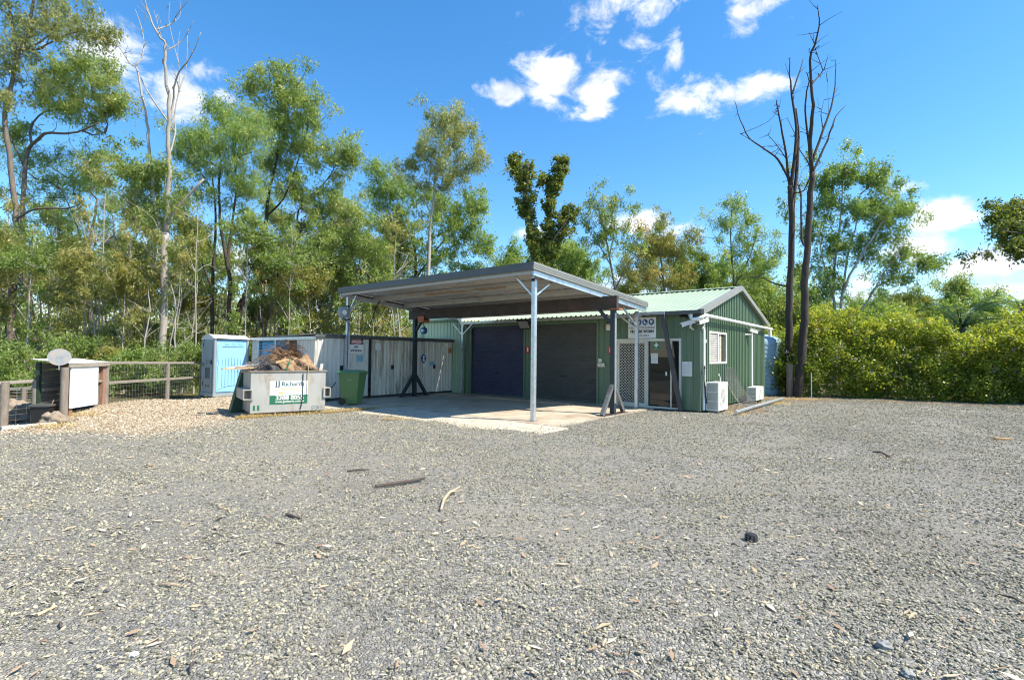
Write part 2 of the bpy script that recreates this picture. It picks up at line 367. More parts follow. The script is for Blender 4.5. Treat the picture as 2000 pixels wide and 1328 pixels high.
# ------------------------------------------------------------------ ground
def sstep(a, b, x): t = np.clip((x-a)/(b-a), 0, 1); return t*t*(3-2*t)
def wob(x, y, k=1.0, s=0):                                # smooth undulation, about -1..1
    return (np.sin(.9*k*x+1.3*np.sin(.7*k*y+s)+s) + np.sin(1.1*k*y+1.7*np.sin(.6*k*x+2*s)+1.9) + .6*np.sin(2.3*k*x-1.9*k*y+.5+s) + .5*np.sin(3.9*k*y+2.7*k*x+s*3))/3.1
def tan_mask(x, y):
    edge = -7.0 + .35*wob(x*.6, y*.9, 1.6, 2) + .10*(y-12)
    a = sstep(1.2, -.9, x-edge) * sstep(8.9, 11.0, y + .35*wob(x, y, 1.2, 1)) * sstep(-13.2, -12.2, x)
    return a * sstep(24, 22, y)
def wood_mask(x, y):
    a = np.maximum(sstep(-12.3, -13.2, x), sstep(21.5, 23.5, y)*sstep(9, 6, x)); hb = (x-12.4)*.379+(y-21.0)*.925
    return np.maximum(np.maximum(a, sstep(24, 27, y)), sstep(.4, 1.4, hb)*sstep(10.5, 11.5, x))
def dirt_mask(x, y):
    d = np.hypot((x-11.6)/2.4, (y-20.9)/2.0); d2 = np.hypot((x-7.3)/1.2, (y-16.6)/2.2)
    hb = np.abs((x-12.4)*.379+(y-21.0)*.925)              # along the foot of the hedge
    return np.maximum(np.maximum(sstep(1.15, .55, d), .7*sstep(1.1, .5, d2)), sstep(1.3, .3, hb)*sstep(11.0, 12.5, x)*.8)
def track_mask(x, y):                                     # lanes packed down by turning vehicles
    def lane(d, w): return sstep(w, w*.35, np.abs(d))
    y1 = 6.3+.10*x+.35*np.sin(.35*x+.6); a = np.maximum(lane(y-y1, .42), lane(y-y1-1.75, .42))
    r = np.hypot(x-2.5, y-15.5); a = np.maximum(a, np.maximum(lane(r-9.2, .40), lane(r-10.9, .40))*sstep(-6, -1, x))
    y2 = 3.9-.16*x+.25*np.sin(.6*x); a = np.maximum(a, np.maximum(lane(y-y2, .30), lane(y-y2-1.5, .32))*.8)
    r2 = np.hypot(x+9.5, y-2.0); a = np.maximum(a, np.maximum(lane(r2-7.0, .36), lane(r2-8.6, .36))*.85)
    return a*sstep(20, 15, y)*(.55+.45*sstep(-.5, .5, wob(x, y, 1.9, 7)))
def gz(x, y):
    x = np.asarray(x, float); y = np.asarray(y, float)
    near = sstep(60, 25, np.hypot(x, y))
    z = -.040 + near*(.016*wob(x, y, 1.1) + .010*wob(x, y, 2.7, 1.5))
    z = z + .020*np.exp(-((y-5.9-.10*x+.25*np.sin(.8*x))/.28)**2)*near*sstep(9, 6, np.abs(x))   # wheel ridges
    z = z + .018*np.exp(-((y-8.3+.12*x)/.3)**2)*sstep(12, 8, np.abs(x-3))
    z = z - .014*track_mask(x, y)
    z = z + .24*np.exp(-((x+10.7)/1.0)**2-((y-14.2)/2.0)**2) + .08*np.exp(-((x+9.4)/.9)**2-((y-13.6)/1.5)**2)
    drop = sstep(.0, -.45, x-(-10.30+.57*(np.minimum(y, 11.3)-10.4)))*np.maximum(sstep(11.75, 11.45, y), sstep(-10.75, -11.05, x))*sstep(4, 6, y)
    z = z - .17*drop
    return z
def ground():
    def ax(lo, hi, st, far, pos):
        a = list(np.arange(lo, hi+st/2, st)); s = st; b = a[-1]
        while b < far: s *= 1.35; b += s; a.append(b)
        s = st; b = a[0]
        while b > -far: s *= 1.35; b -= s; a.insert(0, b)
        return np.array(a)
    xs = ax(-17, 24, .16, 2500, 1); ys = ax(0, 26, .16, 2500, 1)
    X, Y = np.meshgrid(xs, ys); nx, ny = len(xs), len(ys)
    me = bpy.data.meshes.new('ground')
    me.vertices.add(nx*ny); me.vertices.foreach_set('co', np.stack([X, Y, gz(X, Y)], -1).astype(np.float32).ravel())
    i = np.arange((ny-1)*(nx-1)); a = (i//(nx-1))*nx + i % (nx-1)
    q = np.stack([a, a+1, a+nx+1, a+nx], -1).ravel()
    me.loops.add(len(q)); me.loops.foreach_set('vertex_index', q.astype(np.int32))
    me.polygons.add(len(i)); me.polygons.foreach_set('loop_start', (np.arange(len(i))*4).astype(np.int32))
    me.polygons.foreach_set('use_smooth', np.ones(len(i), bool)); me.update()
    for n, fn in (('tan', tan_mask), ('wood', wood_mask), ('dirt', dirt_mask), ('track', track_mask)):
        me.attributes.new(n, 'FLOAT', 'POINT').data.foreach_set('value', fn(X, Y).astype(np.float32).ravel())
    m, N, L, b = newmat('gravel_ground')
    geo = N.new('ShaderNodeNewGeometry')
    def noise(sc, det=5, ro=.6):
        t = N.new('ShaderNodeTexNoise'); t.inputs['Scale'].default_value = sc; t.inputs['Detail'].default_value = det; t.inputs['Roughness'].default_value = ro
        L.new(geo.outputs['Position'], t.inputs['Vector']); return t.outputs['Fac']
    def vor(sc, feat='F1'):
        t = N.new('ShaderNodeTexVoronoi'); t.inputs['Scale'].default_value = sc; t.feature = feat; L.new(geo.outputs['Position'], t.inputs['Vector']); return t
    def ramp(src, stops):
        r = N.new('ShaderNodeValToRGB'); e = r.color_ramp.elements
        e[0].position, e[0].color = stops[0][0], (*stops[0][1], 1); e[1].position, e[1].color = stops[-1][0], (*stops[-1][1], 1)
        for p, c in stops[1:-1]: k = e.new(p); k.color = (*c, 1)
        L.new(src, r.inputs[0]); return r.outputs[0]
    def mix(f, A, B, mode='MIX'):
        x = N.new('ShaderNodeMix'); x.data_type = 'RGBA'; x.blend_type = mode
        for s, v in (('Factor', f), ('A', A), ('B', B)):
            if isinstance(v, (int, float)): x.inputs[s].default_value = v
            elif isinstance(v, tuple): x.inputs[s].default_value = (*v, 1)
            else: L.new(v, x.inputs[s])
        return x.outputs['Result']
    def attr(n): a = N.new('ShaderNodeAttribute'); a.attribute_name = n; return a.outputs['Fac']
    def edge(mask, sc, amt):                             # ragged edge for a mask
        s = N.new('ShaderNodeMath'); s.operation = 'MULTIPLY_ADD'; L.new(noise(sc, 6, .7), s.inputs[0]); s.inputs[1].default_value = amt; L.new(mask, s.inputs[2])
        r = N.new('ShaderNodeMapRange'); r.interpolation_type = 'SMOOTHSTEP'; r.inputs['From Min'].default_value = .3+amt/2; r.inputs['From Max'].default_value = .7+amt/2; L.new(s.outputs[0], r.inputs[0]); return r.outputs[0]
    v = vor(46); cell = N.new('ShaderNodeSeparateColor'); L.new(v.outputs['Color'], cell.inputs[0])
    grey = ramp(cell.outputs[0], [(0, (0.122,0.122,0.115)), (.45, (0.226,0.222,0.205)), (.8, (0.317,0.307,0.278)), (.93, (0.403,0.360,0.275)), (1, (0.537,0.476,0.378))])
    fines = ramp(noise(130, 4, .7), [(.3, (0.195,0.183,0.156)), (.7, (0.354,0.327,0.271))])
    grey = mix(ramp(noise(1.3, 5, .65), [(.44, (0, 0, 0)), (.70, (.6, .6, .6))]), grey, fines)
    grey = mix(edge(attr('track'), 4, .9), grey, mix(.6, fines, grey))
    grey = mix(1.0, grey, ramp(noise(.33, 4, .6), [(.32, (.86, .85, .84)), (.5, (1.0, 1.0, 1.0)), (.7, (1.12, 1.10, 1.04))]), 'MULTIPLY')
    tanc = ramp(cell.outputs[1], [(0, (.17,.125,.075)), (.35, (.32,.25,.16)), (.7, (.45,.36,.25)), (1, (.58,.50,.38))])
    woodc = ramp(noise(7, 7, .7), [(.3, (.06,.055,.025)), (.5, (.12,.10,.05)), (.7, (.11,.13,.045))])
    dirtc = ramp(noise(22, 6, .7), [(.3, (.17,.11,.065)), (.6, (.30,.20,.12)), (.75, (.38,.29,.19))])
    col = mix(edge(attr('tan'), 5, .7), grey, tanc); col = mix(edge(attr('dirt'), 3, .8), col, dirtc); col = mix(edge(attr('wood'), 2, .5), col, woodc)
    L.new(col, b.inputs['Base Color']); b.inputs['Roughness'].default_value = .88; b.inputs['Specular IOR Level'].default_value = .25
    ve = vor(46, 'DISTANCE_TO_EDGE'); bp = N.new('ShaderNodeBump'); bp.inputs['Strength'].default_value = .9; bp.inputs['Distance'].default_value = .012
    L.new(ramp(ve.outputs['Distance'], [(0, (0, 0, 0)), (.25, (1, 1, 1))]), bp.inputs['Height'])
    bp2 = N.new('ShaderNodeBump'); bp2.inputs['Strength'].default_value = .6; bp2.inputs['Distance'].default_value = .03
    L.new(noise(9, 5, .6), bp2.inputs['Height']); L.new(bp.outputs[0], bp2.inputs['Normal']); L.new(bp2.outputs[0], b.inputs['Normal'])
    me.materials.append(m)
    o = bpy.data.objects.new('ground', me); C.objects.link(o); struct(o)
ground()

rng = np.random.default_rng(11)
def stone_mesh(name, m, seed):
    r = np.random.default_rng(seed); t = (1+5**.5)/2
    v = np.array([(-1,t,0),(1,t,0),(-1,-t,0),(1,-t,0),(0,-1,t),(0,1,t),(0,-1,-t),(0,1,-t),(t,0,-1),(t,0,1),(-t,0,-1),(-t,0,1)], float)
    v /= np.linalg.norm(v[0]); v *= (.55+.5*r.random((12, 1))); v[:, 2] *= .75
    f = [(0,11,5),(0,5,1),(0,1,7),(0,7,10),(0,10,11),(1,5,9),(5,11,4),(11,10,2),(10,7,6),(7,1,8),(3,9,4),(3,4,2),(3,2,6),(3,6,8),(3,8,9),(4,9,5),(2,4,11),(6,2,10),(8,6,7),(9,8,1)]
    me = bpy.data.meshes.new(name); me.from_pydata(v.tolist(), [], f); me.materials.append(m); return me
def stone_mat(name, stops):
    m, N, L, b = newmat(name); oi = N.new('ShaderNodeObjectInfo'); r = N.new('ShaderNodeValToRGB'); e = r.color_ramp.elements
    e[0].position, e[0].color = stops[0][0], (*stops[0][1], 1); e[1].position, e[1].color = stops[-1][0], (*stops[-1][1], 1)
    for p, c in stops[1:-1]: k = e.new(p); k.color = (*c, 1)
    L.new(oi.outputs['Random'], r.inputs[0]); L.new(r.outputs[0], b.inputs['Base Color']); b.inputs['Roughness'].default_value = .85; b.inputs['Specular IOR Level'].default_value = .3
    return m
def scatter(name, label, pts, size, mater, seed):
    n = len(pts); r = np.random.default_rng(seed)
    me = bpy.data.meshes.new(name); me.vertices.add(n); me.vertices.foreach_set('co', pts.astype(np.float32).ravel()); me.update()
    rot = r.uniform(0, 6.283, (n, 3)); rot[:, :2] *= .12
    me.attributes.new('rot', 'FLOAT_VECTOR', 'POINT').data.foreach_set('vector', rot.astype(np.float32).ravel())
    me.attributes.new('sc', 'FLOAT_VECTOR', 'POINT').data.foreach_set('vector', (size[:, None]*r.uniform(.7, 1.25, (n, 3))*np.array([1.1, .9, .75])).astype(np.float32).ravel())
    o = bpy.data.objects.new(name, me); C.objects.link(o); tag(o, label, 'gravel', kind='stuff')
    col = bpy.data.collections.new(name + '_pieces')
    for i in range(5): col.objects.link(bpy.data.objects.new(name + '_piece', stone_mesh(name + '_piece', mater, seed*7+i)))
    ng = bpy.data.node_groups.new(name, 'GeometryNodeTree')
    ng.interface.new_socket('Geometry', in_out='INPUT', socket_type='NodeSocketGeometry'); ng.interface.new_socket('Geometry', in_out='OUTPUT', socket_type='NodeSocketGeometry')
    N, L = ng.nodes, ng.links
    gi, go = N.new('NodeGroupInput'), N.new('NodeGroupOutput'); ins = N.new('GeometryNodeInstanceOnPoints'); ci = N.new('GeometryNodeCollectionInfo')
    ci.inputs['Collection'].default_value = col; ci.inputs['Separate Children'].default_value = True; ci.inputs['Reset Children'].default_value = True
    ins.inputs['Pick Instance'].default_value = True
    def na(nm):
        a = N.new('GeometryNodeInputNamedAttribute'); a.data_type = 'FLOAT_VECTOR'; a.inputs['Name'].default_value = nm; return a.outputs['Attribute']
    er = N.new('FunctionNodeEulerToRotation'); L.new(na('rot'), er.inputs[0]); L.new(er.outputs[0], ins.inputs['Rotation']); L.new(na('sc'), ins.inputs['Scale'])
    L.new(gi.outputs[0], ins.inputs['Points']); L.new(ci.outputs[0], ins.inputs['Instance']); L.new(ins.outputs[0], go.inputs[0])
    o.modifiers.new('scatter', 'NODES').node_group = ng
def in_slab(x, y, mar=0.0):
    c, s = math.cos(.680), math.sin(.680); dx, dy = x-5.583, y-15.093; u = c*dx - s*dy; v = s*dx + c*dy
    return ((u < -1.30+mar) & (v > -6.15-mar) & (u > -11)) | ((u < .1) & (v > -.05) & (u > -14) & (v < 8.2))
def gravel():
    P = []; S = []
    for y0, y1, den, s0, s1 in ((1.6, 4.0, 2000, .008, .019), (4.0, 6.5, 1450, .009, .020), (6.5, 9.5, 900, .011, .021), (9.5, 14.5, 560, .013, .025), (14.5, 22, 300, .016, .030)):
        w = 1.12*y1 + .8; n = int(den*2*w*(y1-y0))
        x = rng.uniform(-w, w, n); y = rng.uniform(y0, y1, n)
        keep = (np.abs(x) < 1.10*y + 1.0) & (rng.random(n) < (.45+.55*sstep(-.5, .4, wob(x, y, 1.5, 3)+.5*wob(x, y, 4.2, 1)))*(1-.42*track_mask(x, y))) & ~in_slab(x, y) & (x > -10.2)
        x, y = x[keep], y[keep]; s = s0+(s1-s0)*rng.random(len(x))**2.2
        P.append(np.stack([x, y, gz(x, y)+s*.25], -1)); S.append(s)
    P = np.concatenate(P); S = np.concatenate(S); tm = tan_mask(P[:, 0], P[:, 1]) > rng.random(len(P))
    n = 1500; u = rng.uniform(-10.2, -1.1, n); v = -7.0 + 1.15*rng.random(n)**2.2; c_, s_ = math.cos(.680), math.sin(.680)      # stones spilled over the slab edge
    u2 = -1.15 - .5*rng.random(500)**2; v2 = rng.uniform(-6.6, -.4, 500); u = np.append(u, u2); v = np.append(v, v2); sz = rng.uniform(.007, .016, len(u))
    E_ = np.stack([5.583+c_*u+s_*v, 15.093-s_*u+c_*v, np.where(v < -5.63, -.004-.054*(-5.634-v)/1.9, 0)+sz*.35], -1); P = np.vstack([P, E_]); S = np.append(S, sz); tm = np.append(tm, np.zeros(len(u), bool))
    scatter('loose_gravel', 'loose grey blue metal gravel covering the yard', P[~tm], S[~tm], stone_mat('grey_stones', [(0, (0.101,0.097,0.073)), (.4, (0.211,0.202,0.153)), (.75, (0.314,0.300,0.226)), (.92, (0.407,0.374,0.265)), (.975, (0.474,0.374,0.223)), (1, (0.536,0.485,0.353))]), 3)
    n = 12000; x = rng.uniform(-12.6, -5.4, n); y = rng.uniform(8.4, 20, n); k = (tan_mask(x, y)**1.5 > rng.random(n)) & ~in_slab(x, y, .2)
    x, y = x[k], y[k]; s = rng.uniform(.014, .032, len(x)); Q = np.stack([x, y, gz(x, y)+s*.25], -1)
    scatter('tan_gravel', 'tan and cream river gravel heaped around the portable toilet and skip', np.concatenate([P[tm], Q]), np.concatenate([S[tm]*1.2, s]), stone_mat('tan_stones', [(0, (.17,.115,.07)), (.3, (.31,.24,.155)), (.6, (.43,.36,.26)), (.85, (.53,.47,.36)), (1, (.36,.34,.31))]), 5)
gravel()

def leaf_cards(c, d, s, L, W, tint, name, m):               # c start points, d directions, s sideways, all (n,3)
    n = len(c); L = np.broadcast_to(L, n)[:, None]; W = np.broadcast_to(W, n)[:, None]
    mid = c + d*L*.45
    v = np.stack([c, mid + s*W*.5, c + d*L, mid - s*W*.5], 1).reshape(-1, 3)
    me = bpy.data.meshes.new(name); me.vertices.add(4*n); me.vertices.foreach_set('co', v.astype(np.float32).ravel())
    me.loops.add(4*n); me.loops.foreach_set('vertex_index', np.arange(4*n, dtype=np.int32))
    me.polygons.add(n); me.polygons.foreach_set('loop_start', np.arange(0, 4*n, 4, dtype=np.int32)); me.update()
    me.attributes.new('tint', 'FLOAT', 'FACE').data.foreach_set('value', np.clip(tint, 0, 1).astype(np.float32))
    me.materials.append(m); return me
def unit(a): return a/np.maximum(np.linalg.norm(a, axis=-1, keepdims=True), 1e-9)
def litter():
    n = 3400; y = 1.7 + 13*rng.random(n)**1.25; x = rng.uniform(-1, 1, n)*(1.12*y+.8)
    k = ~in_slab(x, y) & (rng.random(n) < .35+.65*sstep(-.2, .5, wob(x, y, 1.1, 5)+.3)) ; x, y = x[k], y[k]; n = len(x)
    a = rng.uniform(0, 6.283, n); L = rng.uniform(.03, .10, n)*rng.choice([.7, 1, 1.3], n); W = L*rng.uniform(.14, .34, n)
    d = np.stack([np.cos(a), np.sin(a), rng.uniform(-.1, .28, n)], -1); s = unit(np.stack([-np.sin(a), np.cos(a), rng.uniform(-.5, .5, n)], -1))
    c = np.stack([x, y, gz(x, y)+.016], -1)
    o = bpy.data.objects.new('leaf_litter', leaf_cards(c, unit(d), s, L, W, rng.random(n), 'leaf_litter', LF['litter'])); C.objects.link(o)
    tag(o, 'dry fallen gum leaves and bark scraps strewn over the gravel', 'leaves', kind='stuff')
litter()

# ------------------------------------------------------------------ concrete slab and apron
def slab():
    o = thing('concrete_slab', None, None, 'b', (-5.8, -3, 0)); struct(o)
    joints = [-10.41, -5.9, -1.38]; vj = [-5.62, -2.85, 0.0]
    for i in range(2):
        for j in range(2):
            MB().box((joints[i]+.006, vj[j]+.006, -.12), (joints[i+1]-.006, vj[j+1]-.006, 0)).part('slab_panel', 'concrete', o)
    n = 26; mb = MB(); us = np.linspace(-10.3, -1.0, n)
    fr = [-7.55 - .08*math.sin(2.1*u) for u in us]
    vs = []
    for u, f in zip(us, fr): vs += [(u, -5.634, -.004), (u, f, -.058), (u, -5.634, -.2), (u, f, -.2)]
    fs = [(4*i, 4*i+1, 4*i+5, 4*i+4) for i in range(n-1)] + [(4*i+1, 4*i+3, 4*i+7, 4*i+5) for i in range(n-1)] + [(0, 2, 3, 1), (4*n-4, 4*n-3, 4*n-1, 4*n-2)]
    mb.add(vs, fs); mb.part('apron', 'apron', o)
slab()

# ------------------------------------------------------------------ green steel shed
H, D, AP = 2.975, 7.93, 4.06
def roofz(v): return H + (AP-H)*(1-abs(v-D/2)/(D/2))
def green_shed():
    t = thing('green_shed', 'green ribbed steel shed with gable end, roller doors and pale green roof', 'shed', 'b', (-5, 0, 0))
    w = MB()
    for a, b, z0 in ((-9.9, -9.36, 0), (-9.36, -6.55, 2.74), (-6.55, -6.23, 0), (-6.23, -3.41, 2.74), (-3.41, -2.68, 0), (-2.68, -.57, 2.15), (-.57, 0, 0)):
        rib_wall(w, 'u', 0, -1, a, b, z0, H-.02, rib=.035, dep=.022, sl=.012)
    w.part('front_wall', 'green', t)
    g = MB()
    top = lambda s: roofz(s)-.03
    for a, b in ((0, .79), (.79, 2.53), (2.53, D)):
        if a == .79:
            rib_wall(g, 'v', 0, 1, a, b, 0.03, 1.44, rib=.075, dep=.05, sl=.012); rib_wall(g, 'v', 0, 1, a, b, 2.39, lambda s: min(top(s), 9), rib=.075, dep=.05, sl=.012)
        elif b == D:
            rib_wall(g, 'v', 0, 1, a, D/2, .03, top, rib=.075, dep=.05, sl=.012); rib_wall(g, 'v', 0, 1, D/2, b, .03, top, rib=.075, dep=.05, sl=.012)
        else: rib_wall(g, 'v', 0, 1, a, b, .03, top, rib=.075, dep=.05, sl=.012)
    g.part('gable_wall', 'green', t)
    MB().box((-13.1, D-.02, 0), (0, D+.02, H)).box((-13.12, 0, 0), (-13.08, D, H)).part('rear_wall', 'green', t)
    MB().box((-.045, -.045, 0), (.05, .05, H-.02)).part('corner_flashing', 'green', t)
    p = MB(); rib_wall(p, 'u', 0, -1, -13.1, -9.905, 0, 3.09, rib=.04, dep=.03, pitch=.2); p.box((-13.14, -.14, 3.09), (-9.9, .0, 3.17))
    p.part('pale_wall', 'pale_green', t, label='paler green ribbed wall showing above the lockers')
    for sgn, nm in ((0, 'roof'), (1, 'roof')):
        rf = MB(); pr = rib_profile(-13.3, .17, rib=.05, dep=.032)
        vs = []
        for s, d in pr:
            e0 = (-.16 if sgn == 0 else D+.16); ez = H + .04 - .16*(AP-H)/(D/2)
            vs += [(s, e0, ez+d), (s, D/2, AP+.04+d)]
        rf.add(vs, [(2*i, 2*i+2, 2*i+3, 2*i+1) for i in range(len(pr)-1)]); rf.part(nm, 'roof_green', t, label='pale green ribbed roof slope')
    MB().prism([(-13.3, D/2-.2, AP+.05), (-13.3, D/2, AP+.10), (-13.3, D/2+.2, AP+.05), (-13.3, D/2, AP+.06)], (13.47, 0, 0)).part('ridge_cap', 'roof_green', t)
    b = MB()
    for e0 in (-.20, D+.20):
        ez = H + .05 - .2*(AP-H)/(D/2)
        b.prism([(.17, e0, ez-.12), (.17, e0, ez+.05), (.17, D/2, AP+.11), (.17, D/2, AP-.06)], (.03, 0, 0))
        b.prism([(.03, e0, ez+.036), (.03, e0, ez+.05), (.03, D/2, AP+.11), (.03, D/2, AP+.096)], (.139, 0, 0))
    b.part('barge_trim', 'grey_trim', t)
    MB().box((-1.62, -.30, H-.10), (.165, -.165, H+.015)).part('gutter', 'charcoal', t)
    # roller doors
    for a, c in ((-9.36, -6.55), (-6.23, -3.41)):
        rd = MB(); vs = []; z = 0.02; rows = []
        while z < 2.76: rows += [(z, .075), (z+.045, .055), (z+.06, .075)]; z += .075
        for z, d in rows: vs += [(a, d, z), (c, d, z)]
        rd.add(vs, [(2*i, 2*i+1, 2*i+3, 2*i+2) for i in range(len(rows)-1)])
        ro = rd.part('roller_door', 'roller' if a < -8 else 'roller_reflect', t, label='navy roller door' if a < -8 else 'dark grey roller door with reflection painted into its tone')
        MB().box((a, .04, 0.004), (c, .09, .05)).part('bottom_rail', 'charcoal', ro)
        m = (a+c)/2; MB().box((m-.14, .03, .86), (m-.03, .055, .90)).box((m+.03, .03, .86), (m+.12, .055, .90)).part('handle', 'black', ro)
    for u in (-9.36, -6.55, -6.23, -3.41): MB().box((u-.035, -.045, 0), (u+.035, .02, 2.79)).part('door_jamb', 'green', t)
    # glazed entrance with a lattice screen
    fr = MB(); fr.box((-2.72, -.05, 2.09), (-.54, .06, 2.17)).box((-2.72, -.05, .0), (-2.66, .06, 2.09)).box((-.60, -.05, 0), (-.54, .06, 2.09)).box((-2.66, -.05, .0), (-.60, .06, .05))
    fr.part('entrance_frame', 'cream', t)
    sc = MB().box((-2.655, -.035, .055), (-2.60, .0, 2.085)).box((-1.72, -.035, .055), (-1.64, .0, 2.085)).box((-2.60, -.035, .055), (-1.72, 0, .12)).box((-2.60, -.035, 2.03), (-1.72, 0, 2.085))
    so_ = sc.part('screen_door', 'cream', t)
    lat = MB(); u0, u1, z0, z1 = -2.60, -1.72, .12, 2.03; st = .098
    for dr in (1, -1):                                       # z = c - u and z = c + u
        c = (u0+z0 if dr == 1 else z0-u1) + st/2
        while c < (u1+z1 if dr == 1 else z1-u0):
            if dr == 1: p0, p1 = max(u0, c-z1), min(u1, c-z0)
            else: p0, p1 = max(u0, z0-c), min(u1, z1-c)
            if p1 - p0 > .01: lat.bar((p0, -.018-.004*dr, c-dr*p0), (p1, -.018-.004*dr, c-dr*p1), .006, .012, (0, 0, 1))
            c += st*1.0
    lat.part('lattice', 'cream', so_, kind='stuff')
    MB().box((-2.60, .002, .12), (-1.72, .012, 2.03)).part('dim_backing', 'inside', so_)  # near-black sheet; the dimness of the room behind is in its colour
    gd = MB().box((-1.635, .0, .05), (-.86, .025, 2.09)).part('glass_door', 'glass', t)
    MB().box((-1.635, -.02, .055), (-1.60, -.002, 2.085)).box((-.88, -.02, .055), (-.84, -.002, 2.085)).part('door_stile', 'cream', gd)
    MB().box((-.84, .004, .05), (-.61, .02, 2.09)).part('side_pane', 'glass', t)
    MB().box((-1.02, -.05, 1.02), (-.98, -.021, 1.14)).part('door_handle', 'white', gd)
    # side window
    wf = MB().box((-.02, .76, 1.40), (.055, 2.56, 1.46)).box((-.02, .76, 2.36), (.055, 2.56, 2.42)).box((-.02, .76, 1.46), (.055, .83, 2.36)).box((-.02, 2.49, 1.46), (.055, 2.56, 2.36)).box((-.02, 1.60, 1.46), (.055, 1.70, 2.36)).part('window_frame', 'offwhite', t)
    MB().box((-.02, 1.70, 1.46), (.0, 2.49, 2.36)).part('window_pane', 'glass_win', wf)
    MB().box((-.02, .83, 1.46), (.0, 1.60, 2.36)).part('screen_backing', 'curtain', wf)
    gr = MB()
    for i in range(1, 9): gr.box((.012, .83+i*.0855-.012, 1.46), (.022, .83+i*.0855+.012, 2.36))
    for i in range(1, 13): gr.box((.024, .83, 1.46+i*.069-.013), (.034, 1.60, 1.46+i*.069+.013))
    gr.part('grille', 'offwhite', wf, kind='stuff')
    cu = MB(); pts = [(-.0+.004+.010*math.sin(i*1.3), 1.72+i*.05) for i in range(9)]
    cu.add([(x+.004, y, z) for x, y in pts for z in (1.46, 2.36)], [(2*i, 2*i+2, 2*i+3, 2*i+1) for i in range(8)]); cu.part('curtain', 'curtain', wf)
    # pipes
    MB().tube([(-.16, -.24, 2.88), (-.16, -.25, 2.78), (-.12, -.28, 2.72), (.0, -.30, 2.72), (.14, -.26, 2.76), (.20, -.10, 2.84), (.20, 8.45, 2.82)], .052, 10).part('gutter_pipe', 'white', t, smooth=True)
    MB().box((.16, 8.02, 2.50), (.24, 8.2, 2.77)).part('rear_pipe', 'white', t)
    MB().tube([(.085, .13, .02), (.085, .13, 2.40), (.085, .10, 2.47), (.06, .02, 2.48)], .045, 10).part('downpipe', 'white', t, smooth=True)
    MB().tube([(.075, 5.67, .42), (.075, 5.67, 2.68)], .04, 8).part('conduit', 'white', t, smooth=True)
    MB().box((.035, 5.75, 1.38), (.07, 5.85, 1.48)).part('junction_box', 'white', t); MB().box((.03, .33, 2.04), (.07, .42, 2.14)).part('junction_box', 'white', t)
    MB().tube([(.14, .02, 1.35), (.14, .0, .95), (.15, .05, .55), (.16, .16, .25), (.2, .3, .05)], .018, 6).tube([(.14, .02, 1.28), (.17, .12, 1.30)], .02, 6).part('cable', 'black', t, smooth=True)
    MB().lathe([(.001, 4.34), (.11, 4.33), (.16, 4.27), (.17, 4.20), (.15, 4.12), (.13, 4.0)], (-4.9, 3.6, 0), 16).part('roof_vent', 'galv', t, smooth='all')
green_shed()

